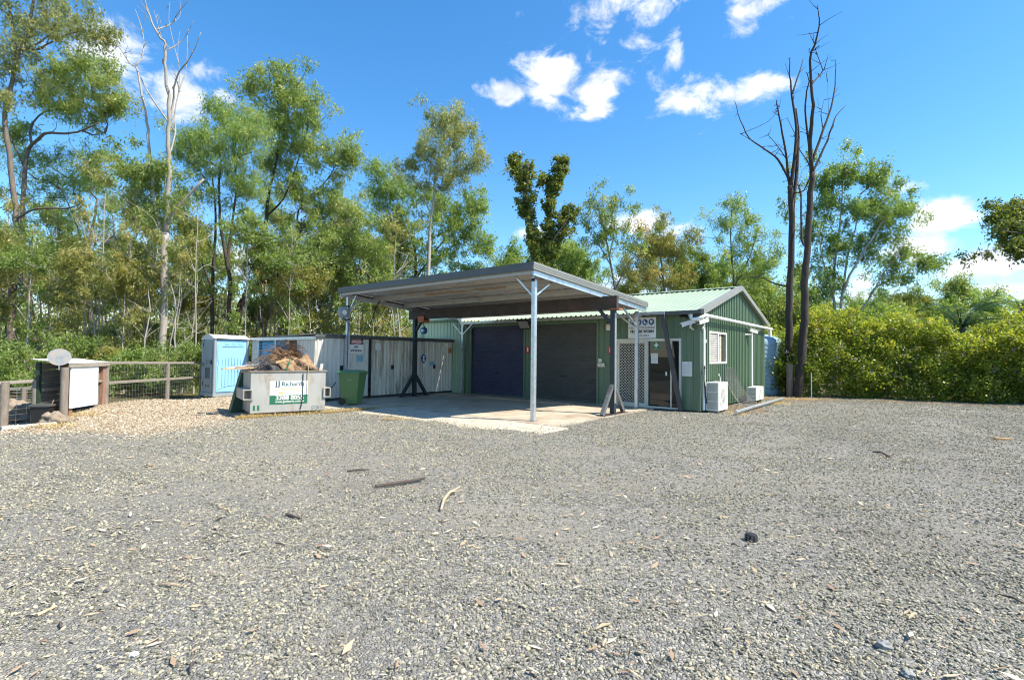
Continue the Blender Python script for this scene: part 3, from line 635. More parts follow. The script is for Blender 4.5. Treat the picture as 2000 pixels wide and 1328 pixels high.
# ------------------------------------------------------------------ carport
VF, VB = -5.55, -.10
def cpz(v): return 3.825 - .095*(v - VF)
def sk(v): return .085*(v - VF)
UL, UR = -10.36, -2.05
def carport():
    t = thing('carport', 'open skillion carport of galvanised steel over the concrete slab', 'carport', 'b', (-6, -3, 0))
    def pt(u, v, dz=0): return (u + sk(v), v, cpz(v) + dz)
    rf = MB(); pr = rib_profile(UL+.03, UR-.03, rib=.05, dep=.028); vs = []
    for s, d in pr: vs += [(s+sk(VF+.02), VF+.02, cpz(VF+.02)-.06+d), (s+sk(VB), VB, cpz(VB)-.06+d)]
    rf.add(vs, [(2*i, 2*i+2, 2*i+3, 2*i+1) for i in range(len(pr)-1)]); rf.part('roof_sheet', 'zinc_under', t)
    f = MB(); f.bar(pt(UL, VF, -.075), pt(UR, VF, -.075), .035, .19); f.part('front_fascia', 'charcoal', t)
    for u, nm in ((UL, 'side_barge'), (UR, 'side_barge')):
        b = MB(); a, c = pt(u, VF, -.07), pt(u, VB, -.07); b.bar((a[0], a[1]-.017, a[2]), c, .035, .18)
        if u == UR:
            for dz in (-.04, .0, .04): b.bar((a[0]+.02, a[1], a[2]+dz), (c[0]+.02, c[1], c[2]+dz), .012, .012)
        b.part(nm, 'grey_trim' if u == UR else 'charcoal', t)
        MB().bar(pt(u + (-.06 if u == UR else .06), VF+.05, -.225), pt(u + (-.06 if u == UR else .06), VB, -.225), .05, .14).part('side_beam', 'galv', t)
    for i, v in enumerate((VF+.10, -4.25, -2.95, -1.65, -.35)):
        MB().bar(pt(UL+.10, v, -.155), pt(UR-.10, v, -.155), .06, .17).part('purlin', 'zinc_under', t)
    MB().bar(pt(UL+2.9, -4.285, -.19), pt(UL+6.3, -4.285, -.19), .012, .07).part('rust_patch', 'purlin_rust', t, label='rust stained stretch of purlin')
    for a, b in (((UL+1.6, VF+.25), (UL+4.2, -2.95)), ((UL+4.6, VF+.25), (UL+6.6, -2.95)), ((UL+4.4, -2.6), (UL+6.0, -.5)), ((UL+6.9, -2.6), (UL+8.0, -.5))):
        MB().bar(pt(*a, -.26), pt(*b, -.26), .045, .012).part('brace_strap', 'strap', t)
    MB().box((-9.85, -.16, 2.86), (-1.75, -.10, 2.96)).part('wall_beam', 'galv', t)
    for (u, v, hgt) in ((-2.26, -5.23, 3.54), (-10.13, -5.30, 3.54), (-1.80, -.42, 3.02), (-9.66, -.18, 2.86)):
        MB().box((u-.05, v-.05, 0.0), (u+.05, v+.05, hgt)).part('post', 'galv', t)
        MB().box((u-.09, v-.09, 0.001), (u+.09, v+.09, .012)).part('base_plate', 'grey_steel', t)
    def knee(p, q): MB().bar(p, q, .045, .045).part('knee_brace', 'galv', t)
    knee((-2.31, -5.23, 3.08), (-2.85, -5.24, 3.60)); knee((-2.26, -5.18, 3.08), (-2.20, -4.50, 3.52))
    knee((-10.08, -5.30, 3.02), (-9.65, -5.30, 3.56)); knee((-10.13, -5.25, 3.02), (-10.05, -4.85, 3.5))
    knee((-1.80, -.47, 2.55), (-1.92, -1.15, 3.10)); knee((-1.85, -.42, 2.5), (-2.55, -.42, 3.02))
    knee((-9.61, -.2, 2.45), (-9.1, -.2, 2.86)); knee((-9.71, -.2, 2.45), (-10.2, -.2, 2.9))
    MB().box((-2.31, -5.285, 3.42), (-2.21, -5.281, 3.5)).part('post_band', 'black', t)
    MB().bar((-1.80, -.36, 2.945), (-.93, -.36, 2.945), .05, .085).part('outrigger', 'galv', t)
carport()

# ------------------------------------------------------------------ gantry, hoist and other steel
def gantry():
    t = thing('lifting_gantry', 'dark steel gantry beam on A frame legs under the carport', 'gantry', 'b', (-5.7, -2.5, 0))
    V0 = -2.5
    MB().box((-10.2, V0-.10, 2.93), (-1.38, V0+.10, 2.95)).box((-10.2, V0-.10, 3.26), (-1.38, V0+.10, 3.28)).box((-10.2, V0-.012, 2.95), (-1.38, V0+.012, 3.26)).box((-1.40, V0-.10, 2.95), (-1.38, V0-.012, 3.26)).part('beam', 'beam', t)
    MB().box((-10.2, V0-.098, 2.95), (-1.41, V0-.088, 3.26)).part('beam_web_plate', 'beam', t)
    for u, m, nm in ((-9.93, 'dark_steel', 'leg'), (-1.53, 'dark_steel', 'leg')):
        l = MB().box((u-.065, V0-.065, 0.012), (u+.065, V0+.065, 2.93)).part('leg', m, t)
        mm = 'dark_steel' if u < -5 else 'grey_steel'
        for s in (-1, 1): MB().bar((u, V0+s*.05, .80), (u, V0+s*.62, .01), .10, .10, (1, 0, 0)).part('leg_brace', mm, t)
        MB().box((u-.12, V0-.72, .001), (u+.12, V0+.72, .011)).part('foot_plate', 'beam', t)
        s = 1 if u < -5 else -1
        MB().bar((u+s*.06, V0, 2.50), (u+s*.45, V0, 2.93), .07, .09, (0, 1, 0)).part('corner_brace', 'dark_steel', t)
    MB().box((-1.58, V0-.11, 2.895), (-1.30, V0+.11, 2.928)).part('bearing_plate', 'orange', t)
    MB().box((-1.464, V0-.04, .3), (-1.460, V0+.06, 2.8)).part('leg_flange', 'galv', t)
    h = thing('chain_hoist', 'blue chain hoist hanging from orange trolley on the gantry beam', 'hoist', 'b', (-9.45, V0, .55))
    MB().box((-9.62, V0-.15, 2.80), (-9.30, V0-.11, 3.02)).box((-9.62, V0+.11, 2.80), (-9.30, V0+.15, 3.02)).box((-9.56, V0-.11, 2.80), (-9.36, V0+.11, 2.86)).part('trolley', 'orange', h)
    MB().tube([(-9.45, V0, 2.80), (-9.45, V0, 2.68), (-9.41, V0, 2.66), (-9.42, V0, 2.62)], .018, 8).part('hook', 'chain', h, smooth=True)
    MB().lathe([(.02, -.09), (.11, -.085), (.135, -.05), (.135, .05), (.11, .085), (.02, .09)], (-9.44, V0, 2.49), 18, 'y').part('hoist_body', 'blue_sign', h, smooth=True)
    MB().box((-9.50, V0-.1, 2.44), (-9.36, V0-.091, 2.53)).part('maker_plate', 'sign_white', h)
    for dx, zb in ((-.08, 1.05), (-.02, 1.6), (.06, 1.6)):
        MB().tube([(-9.44+dx, V0, 2.4), (-9.44+dx, V0, zb)], .008, 5).part('chain', 'chain', h)
    MB().tube([(-9.53, V0-.03, 2.4), (-9.55, V0-.03, .75), (-9.50, V0-.03, .58), (-9.45, V0-.03, .75), (-9.44, V0-.03, 1.55)], .006, 5).part('hand_chain', 'chain', h)
    l = MB(); l.bar((-1.0, -.36, 2.90), (-.50, -.16, .0), .13, .07, (0, 1, 0)); l.single('leaning_steel_channel', 'charcoal steel channel leaning diagonally across the glazed entrance', 'steel beam', 'lean', 'b')
gantry()

def hose_reel():
    u, v, z = -10.13, -5.45, 2.98
    t = thing('hose_reel', 'grey retractable hose reel clamped high on the carport post', 'hose reel', 'b', (u, v, z-.3))
    MB().lathe([(.05, -.07), (.17, -.07), (.20, -.05), (.21, .0), (.20, .05), (.17, .07), (.05, .07)], (u+.02, v-.05, z), 20, 'x').part('reel_case', 'wc_grey', t, smooth=True)
    MB().lathe([(.02, -.004), (.085, -.004), (.085, .004), (.02, .004)], (u+.095, v-.05, z), 16, 'x').part('hub', 'sign_white', t, smooth=True)
    MB().box((u-.06, v+.09, z-.25), (u+.06, v+.2, z-.20)).part('clamp', 'black', t); MB().box((u-.06, v+.09, z+.2), (u+.06, v+.2, z+.25)).part('clamp', 'black', t)
    MB().box((u-.10, v-.06, z-.27), (u-.04, v+.06, z-.2)).part('outlet', 'wc_grey', t)
    MB().tube([(u+.06, v-.1, z-.15), (u+.3, v+.1, z-.5), (u+.5, v+.35, z-.57), (u+.65, v+.6, z-.35), (u+.7, v+.8, z+.25), (u+.6, v+1.0, z+.50)], .014, 6).part('hose', 'black', t, smooth=True)
    MB().tube([(u+.2, v+.3, z+.15), (u+.4, v+.5, z+.07), (u+.6, v+.8, z+.18), (u+.65, v+1.0, z+.45)], .012, 6).part('cord', 'black', t, smooth=True)
    MB().tube([(u+.06, v+.12, z-.3), (u+.065, v+.12, 1.6), (u+.09, v+.1, 1.1), (u+.07, v+.1, .95)], .014, 6).part('drop_hose', 'blue_sign', t, smooth=True)
hose_reel()

def wallsign(name, label, cen, w, h, m, fr='b', right=(1, 0, 0), nrm=(0, -1, 0), cat='sign', th=.006):
    t = thing(name, label, cat, fr, (cen[0], cen[1], cen[2]-h/2)); mb = MB(); plate(mb, cen, right, nrm, w, h, th)
    mb.part('panel', m, t); c = Vector(cen) + Vector(nrm)*th
    return t, c
RU, NU = (1, 0, 0), (0, -1, 0)
def signs():
    # protective equipment sign
    t, c = wallsign('safety_sign', 'white protective equipment sign with four blue pictograms above the entrance', (-1.81, -.026, 2.52), .95, .66, 'sign_white')
    icons = [[(-.055,-.01),(.055,-.01),(.055,.03),(.02,.045),(-.02,.045),(-.055,.03)], [(-.03,-.05),(.03,-.05),(.045,.02),(.015,.02),(.012,.055),(-.012,.055),(-.03,.02)],
             [(-.045,-.05),(.055,-.05),(.055,-.03),(.0,-.01),(-.005,.055),(-.045,.055)], [(-.02,-.055),(.02,-.055),(.02,-.02),(.045,.0),(.045,.04),(.02,.055),(-.02,.055),(-.045,.04),(-.045,.0),(-.02,-.02)]]
    for i, ic in enumerate(icons):
        cc = c + Vector((-.315+.21*i, 0, .18)); d = MB(); disc(d, cc, RU, NU, .092, .10); p = d.part('pictogram', 'blue_sign', t)
        g = MB(); flat(g, cc+Vector((0, -.003, 0)), RU, NU, ic, .002); g.part('symbol', 'sign_white', p)
    letters(t, 'THIS PROTECTIVE EQUIPMENT', c+Vector((0, 0, -.005)), RU, .085, 'sign_black', NU, .88)
    letters(t, 'MUST BE WORN', c+Vector((0, 0, -.115)), RU, .14, 'sign_black', NU, .78, bold=.006)
    letters(t, 'IN THIS AREA', c+Vector((0, 0, -.245)), RU, .085, 'sign_black', NU, .50)
    # danger no smoking, on the locker door: faces +u
    ru, nu = (0, 1, 0), (1, 0, 0)
    t, c = wallsign('no_smoking_sign', 'black red and white DANGER no smoking sign on locker door', (-10.37, -4.79, 1.855), .56, .50, 'sign_white', right=ru, nrm=nu)
    b = MB(); plate(b, c+Vector((0, 0, .155)), ru, nu, .55, .185, .002); b.part('header', 'sign_black', t)
    b = MB(); disc(b, c+Vector((.002, 0, .155)), ru, nu, .235, .078, .002); b.part('oval', 'sign_red', t)
    b = MB(); disc(b, c+Vector((.0015, 0, .155)), ru, nu, .247, .086, .0015); b.part('oval_rim', 'sign_white', t)
    letters(t, 'DANGER', c+Vector((.004, 0, .155)), ru, .12, 'sign_white', nu, .36, bold=.004)
    letters(t, 'NO', c+Vector((0, 0, -.02)), ru, .13, 'sign_black', nu, .15, bold=.004)
    letters(t, 'SMOKING', c+Vector((0, 0, -.155)), ru, .13, 'sign_black', nu, .47, bold=.004)
    # boot sign
    t, c = wallsign('boots_sign', 'white sign with blue oval boot symbol on locker door', (-10.37, -1.68, 1.36), .28, .54, 'sign_white', right=ru, nrm=nu)
    b = MB(); disc(b, c+Vector((0, 0, .07)), ru, nu, .135, .19, .002); p = b.part('oval', 'blue_sign', t)
    g = MB(); flat(g, c+Vector((.002, 0, .07)), ru, nu, [(-.06,-.11),(.08,-.11),(.08,-.075),(.03,-.03),(.045,.11),(-.025,.11),(-.02,.0),(-.06,-.05)], .002); g.part('boot', 'sign_white', p)
    letters(t, 'SAFETY FOOTWEAR', c+Vector((0, 0, -.165)), ru, .035, 'sign_black', nu, .22)
    letters(t, 'MUST BE WORN', c+Vector((0, 0, -.215)), ru, .035, 'sign_black', nu, .20)
    def note(nm, label, cen, w, h, m, right, nrm, lines=4):
        t, c = wallsign(nm, label, cen, w, h, m, right=right, nrm=nrm, cat='notice', th=.003)
        g = MB()
        for i in range(lines): plate(g, c+Vector((0, 0, h*(.32-.64*i/max(1, lines-1)))), right, nrm, w*.74, h*.045, .0015)
        g.part('print', 'letter_faint', t, kind='stuff')
    note('paper_notice', 'white paper notice on the rust streaked locker doors', (-10.37, -3.87, 1.86), .24, .24, 'paper', ru, nu, 2)
    note('paper_notice', 'pale blue notice below the no smoking sign', (-10.37, -4.62, 1.42), .26, .22, 'paper_blue', ru, nu, 2)
    note('paper_notice', 'small blue notice beside the boot sign', (-10.37, -1.22, 1.22), .24, .18, 'paper_blue', ru, nu, 2)
    note('paper_notice', 'white notice at the top of the last locker door', (-10.37, -.55, 1.80), .26, .25, 'paper', ru, nu, 3)
    note('paper_notice', 'orange notice at the top of the last locker door', (-10.37, -.22, 1.77), .20, .22, 'paper_orange', ru, nu, 2)
    note('paper_notice', 'white printed notice on green wall right of the entrance', (-.365, -.026, 1.245), .31, .44, 'paper', RU, NU, 7)
    note('paper_notice', 'white printed notice taped inside the glass door', (-1.40, -.003, 1.55), .23, .32, 'paper', RU, NU, 6)
    t, c = wallsign('first_aid_sign', 'green first aid sign with white cross on the glass door', (-1.34, -.003, 1.935), .18, .25, 'sign_green', th=.003)
    g = MB(); flat(g, c+Vector((0, 0, .03)), RU, NU, [(-.022,-.07),(.022,-.07),(.022,-.022),(.07,-.022),(.07,.022),(.022,.022),(.022,.07),(-.022,.07),(-.022,.022),(-.07,.022),(-.07,-.022),(-.022,-.022)], .002); g.part('cross', 'sign_white', t)
    letters(t, 'FIRST AID', c+Vector((0, 0, -.095)), RU, .035, 'sign_white', NU, .13)
    for u, lab in ((-6.39, 'red fire extinguisher location sign between the roller doors'), (-2.93, 'red fire extinguisher location sign left of the lattice screen')):
        t, c = wallsign('fire_sign', lab, (u, -.026, 1.80), .15, .27, 'sign_red')
        g = MB(); flat(g, c+Vector((.0, 0, .02)), RU, NU, [(-.03,-.08),(.03,-.08),(.03,.05),(.012,.08),(-.012,.08),(-.03,.05)], .002); g.part('symbol', 'sign_white', t)
    d = MB(); d.lathe([(.045, 0), (.05, -.02), (.03, -.035)], (-2.90, -.026, 1.60), 12, 'y'); d.single('door_bell', 'small white round bell button below the red sign by the screen', 'bell', 'white', 'b')
    b = MB(); b.box((-3.36, -.075, 1.40), (-3.24, -.026, 1.52)).box((-3.38, -.085, 1.24), (-3.26, -.026, 1.37)).box((-3.24, -.085, 1.24), (-3.13, -.026, 1.37)); b.single('power_outlet', 'pair of cream weatherproof power outlets beside the right roller door', 'power outlet', 'cream', 'b')
signs()

def wall_gear():
    t = thing('floodlight', 'square black floodlight tilted down between the roller doors', 'floodlight', 'b', (-6.4, -.3, 2.55))
    c = Vector((-6.38, -.32, 2.74)); a = R(35); up = Vector((0, math.sin(a)*-1, math.cos(a))); n = Vector((0, -math.cos(a), -math.sin(a))); r = Vector((1, 0, 0))
    mb = MB(); mb.prism([tuple(c+r*x+up*y) for x, y in ((-.27,-.19),(.27,-.19),(.27,.19),(-.27,.19))], tuple(-n*.09)); mb.part('housing', 'black', t)
    mb = MB(); mb.prism([tuple(c+r*x+up*y) for x, y in ((-.23,-.15),(.23,-.15),(.23,.15),(-.23,.15))], tuple(n*.004)); mb.part('lens', 'lens', t)
    MB().box((-6.42, -.29, 2.78), (-6.34, -.024, 2.83)).part('bracket', 'black', t)
    t = thing('jar_lamp', 'cream jar lamp hanging from red cord beside the gantry leg', 'lamp', 'b', (-2.9, -.1, 2.45))
    MB().lathe([(.03, 2.45), (.10, 2.46), (.105, 2.64), (.06, 2.68)], (-2.93, -.14, 0), 16).part('shade', 'cream', t, smooth=True)
    MB().lathe([(.07, 2.68), (.075, 2.74), (.02, 2.78)], (-2.93, -.14, 0), 12).part('cap', 'black', t, smooth=True)
    MB().tube([(-2.93, -.14, 2.76), (-2.93, -.13, 2.9)], .02, 6).part('stem', 'brace_red', t)
    def cctv(cen, d, label, org):
        t = thing('security_camera', label, 'security camera', 'b', org); d = Vector(d).normalized(); c = Vector(cen)
        MB().bar(c-d*.20, c+d*.20, .105, .11).bar(c-d*.2+Vector((0, 0, .068)), c+d*.25+Vector((0, 0, .068)), .125, .016).part('housing', 'offwhite', t)
        MB().tube([c+d*.2005, c+d*.212], .035, 10).part('lens', 'black', t)
        o = Vector(org); MB().tube([c-d*.08-Vector((0, 0, .06)), c-d*.06-Vector((0, 0, .14)), o], .025, 8).part('arm', 'offwhite', t, smooth=True)
    cctv((-.22, -.32, 2.60), (-.80, -.45, -.30), 'white bullet camera on front wall tilted down to the left', (-.16, -.03, 2.42))
    cctv((.14, -.12, 2.66), (-.35, -.9, -.25), 'white bullet camera at the shed corner under the white pipe', (.05, .05, 2.5))
    cctv((.24, 5.2, 2.60), (.5, .95, -.22), 'white bullet camera on the gable wall pointing to the back', (.03, 4.85, 2.46))
    t = thing('spotlight', 'twin black and white sensor spotlight under the gutter near corner', 'spotlight', 'b', (-.36, -.024, 2.78))
    MB().tube([(-.44, -.03, 2.88), (-.50, -.17, 2.84)], .05, 10).tube([(-.28, -.03, 2.90), (-.24, -.16, 2.86)], .05, 10).part('lamp_head', 'black', t)
    MB().tube([(-.24, -.161, 2.86), (-.2385, -.166, 2.8585)], .042, 10).part('lens', 'sign_white', t)
    MB().tube([(-.36, -.03, 2.88), (-.36, -.10, 2.80)], .04, 8).part('sensor', 'black', t)
    # air conditioners
    def ac(v0, v1, z0, z1, u0, u1, label, fan):
        t = thing('air_conditioner', label, 'air conditioner', 'b', ((u0+u1)/2, (v0+v1)/2, 0))
        MB().box((u0, v0, z0), (u1, v1, z1)).part('casing', 'ac_white', t)
        g = MB(); n = 11
        for i in range(n):
            x = u0+.03+(u1-u0-.06)*i/(n-1); g.box((x-.004, v0-.012, z0+.05), (x+.004, v0-.002, z1-.05))
        g.part('side_fins', 'ac_white', t, kind='stuff'); MB().box((u0+.02, v0-.003, z0+.04), (u1-.02, v0-.001, z1-.04)).part('side_grille', 'ac_grille', t)
        for k in (.33, .66): MB().box((u0+.015, v0-.016, z0+(z1-z0)*k-.008), (u1-.015, v0-.001, z0+(z1-z0)*k+.008)).part('grille_bar', 'ac_white', t)
        cv, cz = v0+(v1-v0)*fan[0], z0+(z1-z0)*fan[1]; r = fan[2]
        f = MB()
        for i in range(1, 6): 
            rr = r*i/5; f.lathe([(rr-.007, .004), (rr+.007, .004), (rr+.007, .014), (rr-.007, .014)], (u1, cv, cz), 28, 'x')
        for i in range(10): a = i*math.pi/5; f.bar((u1+.016, cv+.04*math.cos(a), cz+.04*math.sin(a)), (u1+.016, cv+r*math.cos(a), cz+r*math.sin(a)), .008, .006, (1, 0, 0))
        f.part('fan_guard', 'ac_white', t)
        MB().lathe([(.001, .001), (r*.98, .001), (r*.98, .003), (.001, .003)], (u1, cv, cz), 24, 'x').part('fan', 'ac_grille', t)
        MB().box((u0+.03, v0+.08, 0-.03), (u1-.03, v0+.16, z0)).part('foot', 'ac_grille', t); MB().box((u0+.03, v1-.16, -.03), (u1-.03, v1-.08, z0)).part('foot', 'ac_grille', t)
        return t
    ac(.17, 1.06, .03, .86, .14, .50, 'tall cream air conditioner with round fan by the shed corner', (.45, .5, .31))
    ac(4.10, 5.15, .10, .56, .30, .60, 'low cream air conditioner further back against the gable wall', (.55, .5, .19))
    MB().tube([(.1, 1.2, .1), (.30, 1.5, .12), (.10, 1.75, .16), (.05, 1.8, .95), (.05, 1.7, 1.05)], .022, 8).single('coolant_pipe', 'white insulated pipe looping up gable wall beside tall air conditioner', 'pipe', 'white', 'b', smooth=True)
    # netting leaning on the wall
    t = thing('wire_netting', 'curled grey wire netting leaning against the gable wall', 'netting', 'b', (.4, 3.1, 0)); g = MB()
    def sh(a, b): return (.06+.55*(1-b)**2.0+.10*a*(1-b), 2.35+1.15*a+.35*(1-b)*(a-.2), .0+1.25*b*(1-.15*(a-.4)**2))
    for i in range(17): g.tube([sh(i/16, k/12) for k in range(13)], .004, 3, False)
    for k in range(21): g.tube([sh(i/8, k/20) for i in range(9)], .004, 3, False)
    g.part('mesh', 'tangle_grey', t, kind='stuff')
    MB().tube([sh(0, k/8) for k in range(9)], .007, 4).part('selvedge', 'tangle_grey', t)
    p0, p1 = gp(1437, 808, .0), gp(1529, 780, .02)
    mb = MB(); mb.tube([p0+np.array([0, 0, .045]), p1+np.array([0, 0, .045])], .05, 12); mb.single('grey_pipe', 'long grey plastic pipe lying on the ground beside the gable wall', 'pipe', 'galv', smooth=True)
wall_gear()

# ------------------------------------------------------------------ white lockers under the carport
def lockers():
    U0 = -10.41; names = ['first white storage locker with no smoking sign and blue tarp cage', 'middle white storage locker with rust streaked doors', 'last white storage locker beside the green shed wall']
    for k, (a, b, m) in enumerate(((-6.34, -4.22, 'shed_white'), (-4.16, -2.08, 'shed_rust'), (-2.02, -.02, 'shed_white'))):
        t = thing('storage_locker', names[k], 'locker', 'b', (-12, (a+b)/2, 0), 'row of white storage lockers')
        mid = (a+b)/2
        rz = lambda u: 2.23 + .022*(u-U0)
        for c, d in ((a+.04, mid-.012), (mid+.012, b-.04)):
            w = MB(); rib_wall(w, 'v', U0+.012, 1, c, d, .09, 2.10, rib=.04, dep=.022, pitch=.16); dr = w.part('door', m, t)
            MB().box((U0-.02, c, .08), (U0+.010, d, 2.11)).part('door_frame', m, dr)
        MB().box((U0+.012, mid-.13, 1.02), (U0+.05, mid-.02, 1.18)).part('latch', 'black', t)
        for v in (a, b): MB().box((U0-.05, v-.035 if v == b else v, 0), (U0+.0, v if v == b else v+.035, 2.16)).part('frame_post', 'dark_steel' if k != 0 or v == b else 'shed_white', t)
        MB().box((U0-.03, a+.04, 0), (U0-.0, b-.04, .08)).part('sill', 'dark_steel', t)
        rf = MB(); pr = rib_profile(a-.04, b+.0, rib=.04, dep=.022, pitch=.16); vs = []
        for s, d in pr: vs += [(U0+.10, s, rz(U0+.1)+d), (-15.05, s, rz(-15.05)+d)]
        rf.add(vs, [(2*i, 2*i+2, 2*i+3, 2*i+1) for i in range(len(pr)-1)]); rf.part('roof', 'galv', t)
        MB().box((U0+.02, a-.03, 2.13), (U0+.09, b, 2.222)).part('roof_edge', 'charcoal', t)
        MB().box((-15.0, a, 0), (-14.96, b, 2.12)).part('back_wall', 'shed_white', t)
        if k == 2: MB().box((-15, b-.02, 0), (U0-.06, b, 2.15)).part('end_wall', 'shed_white', t)
        if k == 0:
            for c, d, nm in ((-11.42, U0-.05, 'end_panel'), (-15.0, -14.33, 'end_panel')):
                w = MB(); rib_wall(w, 'u', a, -1, c, d, 0, 2.15, rib=.04, dep=.022, pitch=.16); w.part(nm, 'shed_white', t)
            w = MB(); rib_wall(w, 'u', a, -1, -14.33, -11.42, 0, 1.0, rib=.04, dep=.022, pitch=.16); w.part('lower_panel', 'shed_white', t)
            g = MB()
            for i in range(1, 24): g.box((-14.33+i*.1213-.004, a-.03, 1.0), (-14.33+i*.1213+.004, a-.022, 2.12))
            for i in range(1, 10): g.box((-14.33, a-.038, 1.0+i*.115-.004), (-11.42, a-.030, 1.0+i*.115+.004))
            g.part('cage_mesh', 'wire', t, kind='stuff')
            MB().box((-13.05, a-.05, 1.0), (-12.98, a-.0, 2.12)).box((-14.36, a-.05, 1.0), (-14.30, a, 2.12)).box((-11.45, a-.05, 1.0), (-11.39, a, 2.12)).part('cage_post', 'galv', t)
            MB().box((-15.06, a-.06, 2.05), (U0+.1, a-.04, 2.15)).part('end_roof_edge', 'galv', t)
            tp = MB(); n = 30; vs = []
            for i in range(n+1):
                u = -14.25+1.95*i/n; y = a+.06+.05*math.sin(i*1.1)+.03*math.sin(i*2.9); zt = 2.05-.06*abs(math.sin(i*.4)); vs += [(u, y, zt), (u, y+.05*math.sin(i*.8), .75+.1*math.sin(i*.5))]
            tp.add(vs, [(2*i, 2*i+2, 2*i+3, 2*i+1) for i in range(n)]); tp.single('blue_tarp', 'crumpled blue tarpaulin hanging inside the wire cage behind skip', 'tarp', 'tarp', 'b')
lockers()

# ------------------------------------------------------------------ skip bin and its load
FR['s'] = (-6.59, 12.84, 0.624)
def skip():
    LX, LY, HT = 1.84, 1.25, 1.10
    t = thing('skip_bin', 'grey steel skip bin with white and green company sign, heaped with rubbish', 'skip bin', 's', (LX/2, LY/2, 0))
    w = .03; z0 = .06
    MB().box((0, 0, z0), (LX, w, HT)).part('front_wall', 'skip', t)
    MB().box((0, LY-w, z0), (LX, LY, HT)).part('back_wall', 'skip', t)
    for x in (0, LX-w): MB().box((x, w, z0), (x+w, LY-w, HT)).part('side_wall', 'skip', t)
    MB().box((w, w, z0), (LX-w, LY-w, z0+.04)).part('floor', 'skip_rust', t)
    r = MB().box((-.025, -.025, HT), (LX+.035, .045, HT+.03)).box((-.025, LY-.045, HT), (LX+.035, LY+.025, HT+.03)).box((-.025, .045, HT), (.045, LY-.045, HT+.03)).box((LX-.045, .045, HT), (LX+.035, LY-.045, HT+.03)); r.part('rim', 'skip_rust', t)
    MB().box((.25, .1, -.05), (.45, LY-.1, z0)).box((1.45, .1, -.05), (1.65, LY-.1, z0)).part('skid', 'skip_rust', t)
    for x0, x1 in ((-.17, .06), (LX-.06, LX+.13)):
        p = MB(); th = .022; a, b, c, d = x0, x1, .40, .66
        p.box((a, -.05, d-th), (b, LY-.1, d)).box((a, -.05, c), (b, LY-.1, c+th))
        if x0 < 0: p.box((a, -.05, c+th), (a+th, LY-.1, d-th)).box((b-th*2, -.052, c+th), (b, -.002, d-th))
        else: p.box((b-th, -.05, c+th), (b, LY-.1, d-th)).box((a, -.052, c+th), (a+th*2, -.002, d-th))
        p.part('fork_pocket', 'skip', t)
        MB().box((a+th if x0 < 0 else LX, .12, c+th), (0 if x0 < 0 else b-th, .14, d-th)).part('pocket_plate', 'skip_rust', t)
    MB().prism([(.04, LY+.012, 1.10), (-.02, LY+.012, 1.10), (-.29, LY+.012, -.03), (.04, LY+.012, -.03)], (.0, .45, 0)).part('rear_hopper', 'skip_lid', t, label='dark green sloping hopper behind the left end')
    # company sign
    rr, nn = (1, 0, 0), (0, -1, 0)
    s = thing('skip_sign', 'white and green JJ Richards company sign on the skip', 'sign', 's', (.91, -.003, .28))
    c = Vector((.91, -.002, .56)); W_, H_ = .93, .60
    mb = MB(); plate(mb, c+Vector((0, 0, .115)), rr, nn, W_, .37, .003); mb.part('white_panel', 'sign_white', s)
    mb = MB(); plate(mb, c+Vector((0, 0, -.185)), rr, nn, W_, .23, .003); mb.part('green_panel', 'decal_green', s)
    letters(s, 'JJ', c+Vector((-.295, -.003, .215)), rr, .19, 'letter_grey', nn, .125, bold=.006)
    letters(s, 'Richards', c+Vector((.10, -.003, .225)), rr, .165, 'letter_grey', nn, .55, bold=.006)
    letters(s, '& Sons Pty Ltd', c+Vector((.20, -.003, .135)), rr, .06, 'letter_faint', nn, .40)
    ar = MB(); n = 14; up_ = [(-.37+.73*i/n, -.005+.075*math.sin(math.pi*(i/n)**.8)+(.0 if i < n else 0)) for i in range(n+1)]
    flat(ar, c+Vector((0, -.003, .035)), rr, nn, [(a, b) for a, b in up_]+[(a, b-.016) for a, b in up_[::-1]], .0015); ar.part('lime_arc', 'lime', s)
    g = MB(); flat(g, c+Vector((-.19, -.003, -.015)), rr, nn, [(-.07, .02), (-.05, -.012), (0, -.022), (.05, -.012), (.07, .02)], .0015); g.part('gold_mark', 'gold', s)
    letters(s, '3208 8055', c+Vector((.02, -.003, -.135)), rr, .155, 'sign_white', nn, .68, bold=.007)
    letters(s, 'www.jjrichards.com.au', c+Vector((.02, -.003, -.24)), rr, .085, 'sign_white', nn, .70, bold=.002)
    letters(t, 'ST2R 3', Vector((1.62, -.001, .13)), rr, .12, 'letter_grey', nn, .28, name='stencil')
    for x in (.06, .16): MB().box((x, -.004, .12+.0), (x+.05, -.001, .25)).part('paint_mark', 'decal_green', t)
    # load
    def s3(x, y, z): return Vector(fpt('s', (x, y, z)))
    r = random.Random(4)
    def lump(name, label, c, rad, m, seed, fr='w', cat='wood', flatz=1.0, group=None):
        q = np.random.default_rng(seed); mb = MB(); n, k = 34, 22; base = 0
        ph = q.uniform(0, 6.28, 8)
        for i in range(k):
            th_ = math.pi*i/(k-1)
            for j in range(n):
                a = 2*math.pi*j/n; d = Vector((math.sin(th_)*math.cos(a), math.sin(th_)*math.sin(a), math.cos(th_)))
                f = 1+.14*math.sin(3*d.x*2+ph[0])*math.sin(3*d.y+ph[1])+.10*math.sin(7*d.z+ph[2]+4*d.x)+.08*math.sin(11*d.y+5*d.z+ph[3])+.05*math.sin(17*d.x+9*d.y+ph[4])+.07*abs(math.sin(9*d.x+6*d.z+ph[5]))*abs(math.sin(8*d.y-7*d.z+ph[6]))-.05*abs(math.sin(15*d.z+ph[7]+6*d.y))
                mb.v.append(tuple(Vector(c)+Vector((d.x*rad[0], d.y*rad[1], d.z*rad[2]))*f))
